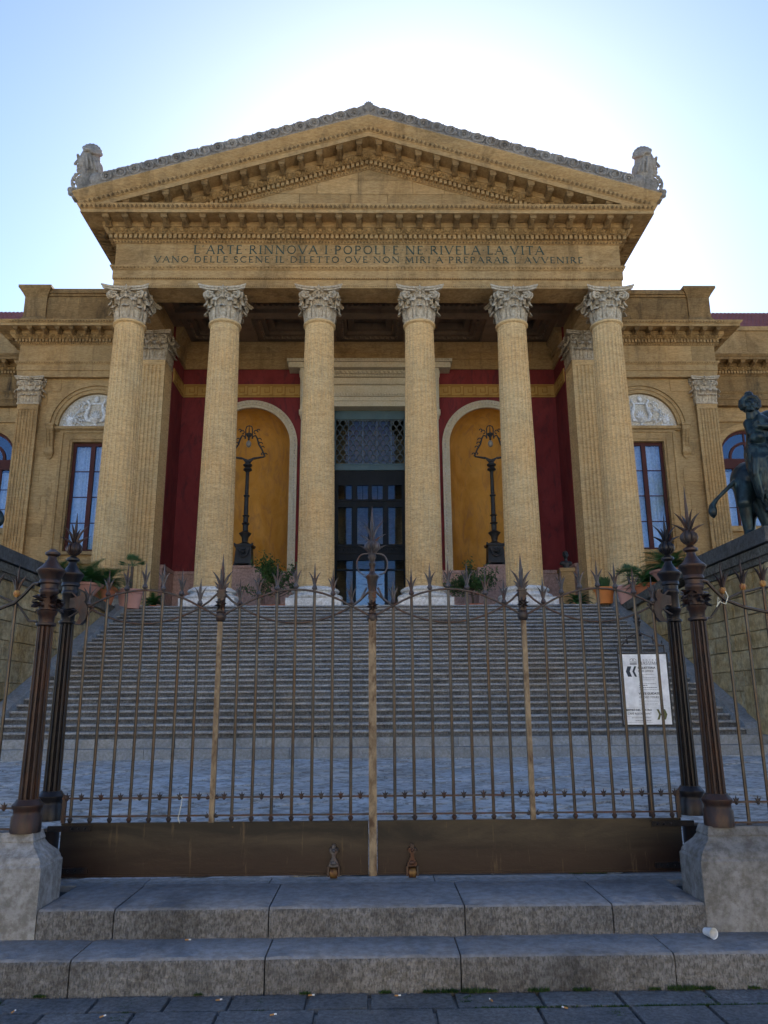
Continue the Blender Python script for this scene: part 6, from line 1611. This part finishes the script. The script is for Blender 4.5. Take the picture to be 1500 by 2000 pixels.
    m.ball(P(hx, hy, hz), 1, 16, 12, (.150, .165, .195)); m.ball(P(hx-.015, hy-.06, hz-.125), 1, 12, 8, (.105, .10, .095))
    C((hx-.02, hy-.165, hz+.03), (hx-.03, hy-.215, hz-.045), .020, .032)    # nose
    C((hx-.105, hy-.135, hz+.055), (hx-.045, hy-.160, hz+.050), .024, .022); C((hx+.02, hy-.160, hz+.05), (hx+.085, hy-.135, hz+.055), .022, .024)    # brows
    C((hx-.065, hy-.165, hz-.10), (hx+.02, hy-.165, hz-.10), .020, .020)  # mouth
    m.ball(P(hx-.02, hy-.145, hz-.175), .045, 8, 6)
    C((hx-.12, hy-.08, hz-.02), (hx-.07, hy-.11, hz-.10), .04, .04); C((hx+.10, hy-.08, hz-.02), (hx+.05, hy-.11, hz-.10), .04, .04)
    for k in range(15):      # wavy hair rolled round the face
        a = R(-32+k*17.5); rr = .188+.012*(k % 2)
        m.ball(P(hx+math.cos(a)*rr*.98, hy-.045, hz+.035+math.sin(a)*rr*1.02), .062, 9, 6)
        m.ball(P(hx+math.cos(a)*rr*.95, hy+.06, hz+.035+math.sin(a)*rr*1.02), .075, 9, 6)
    for k in range(9): m.ball(P(hx-.13+.032*k, hy-.02+.05*(k % 2), hz+.17+.03*math.sin(k*PI/8)), .065, 8, 6)
    m.ball(P(hx-.03, hy+.02, hz+.31), 1, 12, 8, (.105, .10, .085)); m.ball(P(hx-.01, hy+.04, hz+.24), 1, 12, 8, (.15, .14, .07))
    m.ball(P(hx, hy+.09, hz+.02), 1, 14, 10, (.18, .15, .20))
    h.v = [(c.x+(p.x-c.x)*1.08+(p.z-c.z)*.14*mir, c.y+(p.y-c.y)*1.05, c.z+(p.z-c.z)*1.0-(p.x-c.x)*.14*mir) for c in [Vector(P(hx, hy, hz))] for p in map(Vector, h.v)]
    organic('head', h, 'bronze', t, .013, 1)
    d = MB(); rgd = random.Random(5)
    for k in range(13):      # hanging folds of the skirt
        q = k/12; x0 = .26+q*.66; 
        pts = [P(x0+.05*math.sin(k*1.7), -.62-.03*math.sin(k*2.1), 2.3-.0*q), P(x0-.04+.03*math.sin(k), -.78, 1.95), P(x0-.08+.10*q, -.76+.02*math.sin(k), 1.55), P(.28+q*.44+.04*math.sin(k*2.3), -.68, 1.15-.12*math.sin(k*1.3)), P(.32+q*.36, -.62, .95-.16*math.sin(k*1.3))]
        d.tube([(x_, y_-.05*(k % 2), z_) for x_, y_, z_ in pts], [.045, .05, .05, .045, .02], 7)
    d.tube([P(.25, -.5, 2.42), P(.5, -.66, 2.32), P(.8, -.62, 2.42)], .06, 7); d.tube([P(.3, -.68, 2.2), P(.55, -.84, 1.98), P(.8, -.78, 1.86)], .055, 7)
    for a, b in (((.30, -.6, 2.2), (.34, -.66, 1.4)), ((.5, -.65, 2.15), (.48, -.66, 1.3)), ((.7, -.6, 2.1), (.62, -.62, 1.3))): capsule(d, P(*a), P(*b), .17, .13)
    capsule(d, P(.45, -.56, 2.1), P(.5, -.58, 1.25), .20, .14); capsule(d, P(.95, -.55, 2.0), P(.85, -.55, 1.0), .27, .2)
    organic('drapery', d, 'bronze', t, .022, 1)
    return t
lion_group('lion_statue', 'green bronze woman seated on a lion with hanging tail, on the right pedestal', 9.47, 19.2, 5.66)
lion_group('lion_statue', 'green bronze lion statue mostly out of view, at the left edge on the left pedestal', -10.42, 19.8, 5.63, -1)

# ================================================================== LITTER AND WEEDS
m = MB(); P = []
t_ = thing('plastic_cup', 'white plastic cup lying on the lower step by the right pedestal', 'cup', (2.10, 5.20, .186))
ax = Vector((.35, -.93, .04)).normalized(); c0 = Vector((2.075, 5.265, .216)); u = ax.orthogonal().normalized(); v = ax.cross(u)
P = [[c0+ax*L_+(u*math.cos(a)+v*math.sin(a))*r for a in [k*2*PI/20 for k in range(21)]] for L_, r in ((0, .001), (0, .021), (.07, .031), (.073, .033), (.07, .029), (.004, .019))]
m.grid(P); part('cup_body', m, 'cup', t_, True)
def butt(x, y, z, a, label):
    o = thing('cigarette_butt', label, 'cigarette butt', (x, y, z), 'cigarette butts scattered on the steps'); d = Vector((math.cos(a), math.sin(a), 0)); c = Vector((x, y, z+.005))
    part('filter', MB().tube([c, c+d*.022], .0042, 6), 'filter_orange', o); part('paper', MB().tube([c+d*.0222, c+d*.036], .0041, 6), 'cup', o)
for x, y, z, a, l in ((-1.17, 5.30, .186, .1, 'cigarette butt at the foot of the upper step, left of the gate centre'), (-.88, 4.84, 0, .5, 'cigarette butt on the paving left of centre, below the lower step'), (-1.45, 4.62, 0, .9, 'cigarette butt on the paving near the bottom left corner'),
                      (-.37, 4.90, 0, .2, 'cigarette butt against the lower step, just left of the centre'), (.66, 4.78, 0, 1.9, 'cigarette butt in a paving joint right of the centre'), (-.55, 4.62, 0, .4, 'cigarette butt on the front paving, left of the centre line'),
                      (.12, 4.88, 0, .1, 'cigarette butt close to the lower step at the centre'), (1.05, 4.66, 0, 2.4, 'cigarette butt on the right-hand paving in front of the steps'), (-1.95, 4.7, 0, 1.4, 'cigarette butt at the far left of the front paving')): butt(x, y, z, a, l)
w_ = MB(); rg = random.Random(31)
def tuft(x, y, z, r, n):
    for k in range(n):
        a = rg.uniform(0, 2*PI); rr = r*math.sqrt(rg.random()); p = Vector((x+math.cos(a)*rr*1.8, y+math.sin(a)*rr*.5, z)); h = rg.uniform(.006, .022)*(r/.03)**.5; b = rg.uniform(0, 2*PI); d = Vector((math.cos(b), math.sin(b), 0))
        w_.add([p-d*.004, p+d*.004, p+Vector((d.y*.01, -d.x*.01, h))], [(0, 1, 2)])
for x, r in ((-.39, .018), (.07, .02), (.33, .028), (.44, .03), (.58, .045), (.68, .02), (.95, .035), (1.2, .03), (1.62, .02), (1.78, .05), (1.92, .03), (2.2, .02), (2.35, .03), (-1.0, .015), (-1.9, .02)): tuft(x, 4.935, 0, r, int(r*5200))
for k in range(60): tuft(rg.choice((-2.1, -1.35, -.62, -.1, .52, 1.3, 1.9))+rg.gauss(0, .02), rg.uniform(4.45, 4.9), -.01, .012, 26)
for k in range(80): tuft(rg.uniform(.6, 2.3), 4.705+rg.gauss(0, .003), -.008, .014, 22)
for k in range(6): tuft(rg.uniform(1.45, 1.75), 6.245, .361, .02, 60)
weeds = part('weeds', w_, 'moss', None, kind='stuff'); weeds['label'] = 'small green weeds and moss growing in the joints of the paving and steps'; weeds['category'] = 'weeds'
s1 = part('string', MB().tube([(-1.445, YG-.022, .945), (-1.43, YG-.03, .93), (-1.44, YG-.032, .86), (-1.455, YG-.03, .79), (-1.44, YG-.03, .755)], .0022, 5), 'cord', None, True)
s1['label'] = 'thin pale string tied to the lower rail of the left gate half'; s1['category'] = 'string'
s2 = part('cable_tie', MB().tube([(2.56, 5.505, 2.385), (2.573, 5.5, 2.345), (2.55, 5.5, 2.29), (2.52, 5.5, 2.30), (2.50, 5.5, 2.34), (2.49, 5.5, 2.28)], .004, 5).tube([(2.51, 5.5, 2.31), (2.48, 5.5, 2.27)], .004, 5), 'cord', None, True)
s2['label'] = 'pale cable tie knotted round the fence strap right of the gate'; s2['category'] = 'cable tie'

# ================================================================== BEHIND THE CAMERA: what the windows mirror
def palm(x, y, h, L, label, seed):
    t = thing('palm_tree', label, 'palm tree', (x, y, 0), 'tall palm trees in the gardens'); rg = random.Random(seed)
    part('trunk', MB().tube([(x, y, 0), (x+.2, y, h*.5), (x, y, h)], [.35, .25, .28], 10), 'bark', t, True); m = MB()
    for k in range(46): frond(m, (x, y, h), k*2.399, L*rg.uniform(.8, 1.1), R(80-110*(k/46)), R(60), 16, .05, L*.24, .2, .03)
    part('crown', m, 'leaf_palm', t)
palm(-20.5, 16, 11.2, 3.0, 'tall palm standing left of the stairs, outside the frame', 1)
palm(20.3, 19, 15.2, 3.0, 'tall palm standing right of the stairs, outside the frame', 2)
hb = thing('street_house', 'yellow plastered house across the street from the theatre', 'house', (20, -42, 0))
m = MB(); m.box(-40, 60, -60, -45, 0, 16); part('wall', m, 'house_yellow', hb)
part('cornice', MB().box(-41, 61, -45, -44.2, 15.4, 16.2), 'cream_trim', hb)
for i in range(24):
    for z in (2, 7, 11.5): block('window', hb, 'dark_interior', -38+i*4, -36.6+i*4, -45.02, -44.95, z, z+2.4)
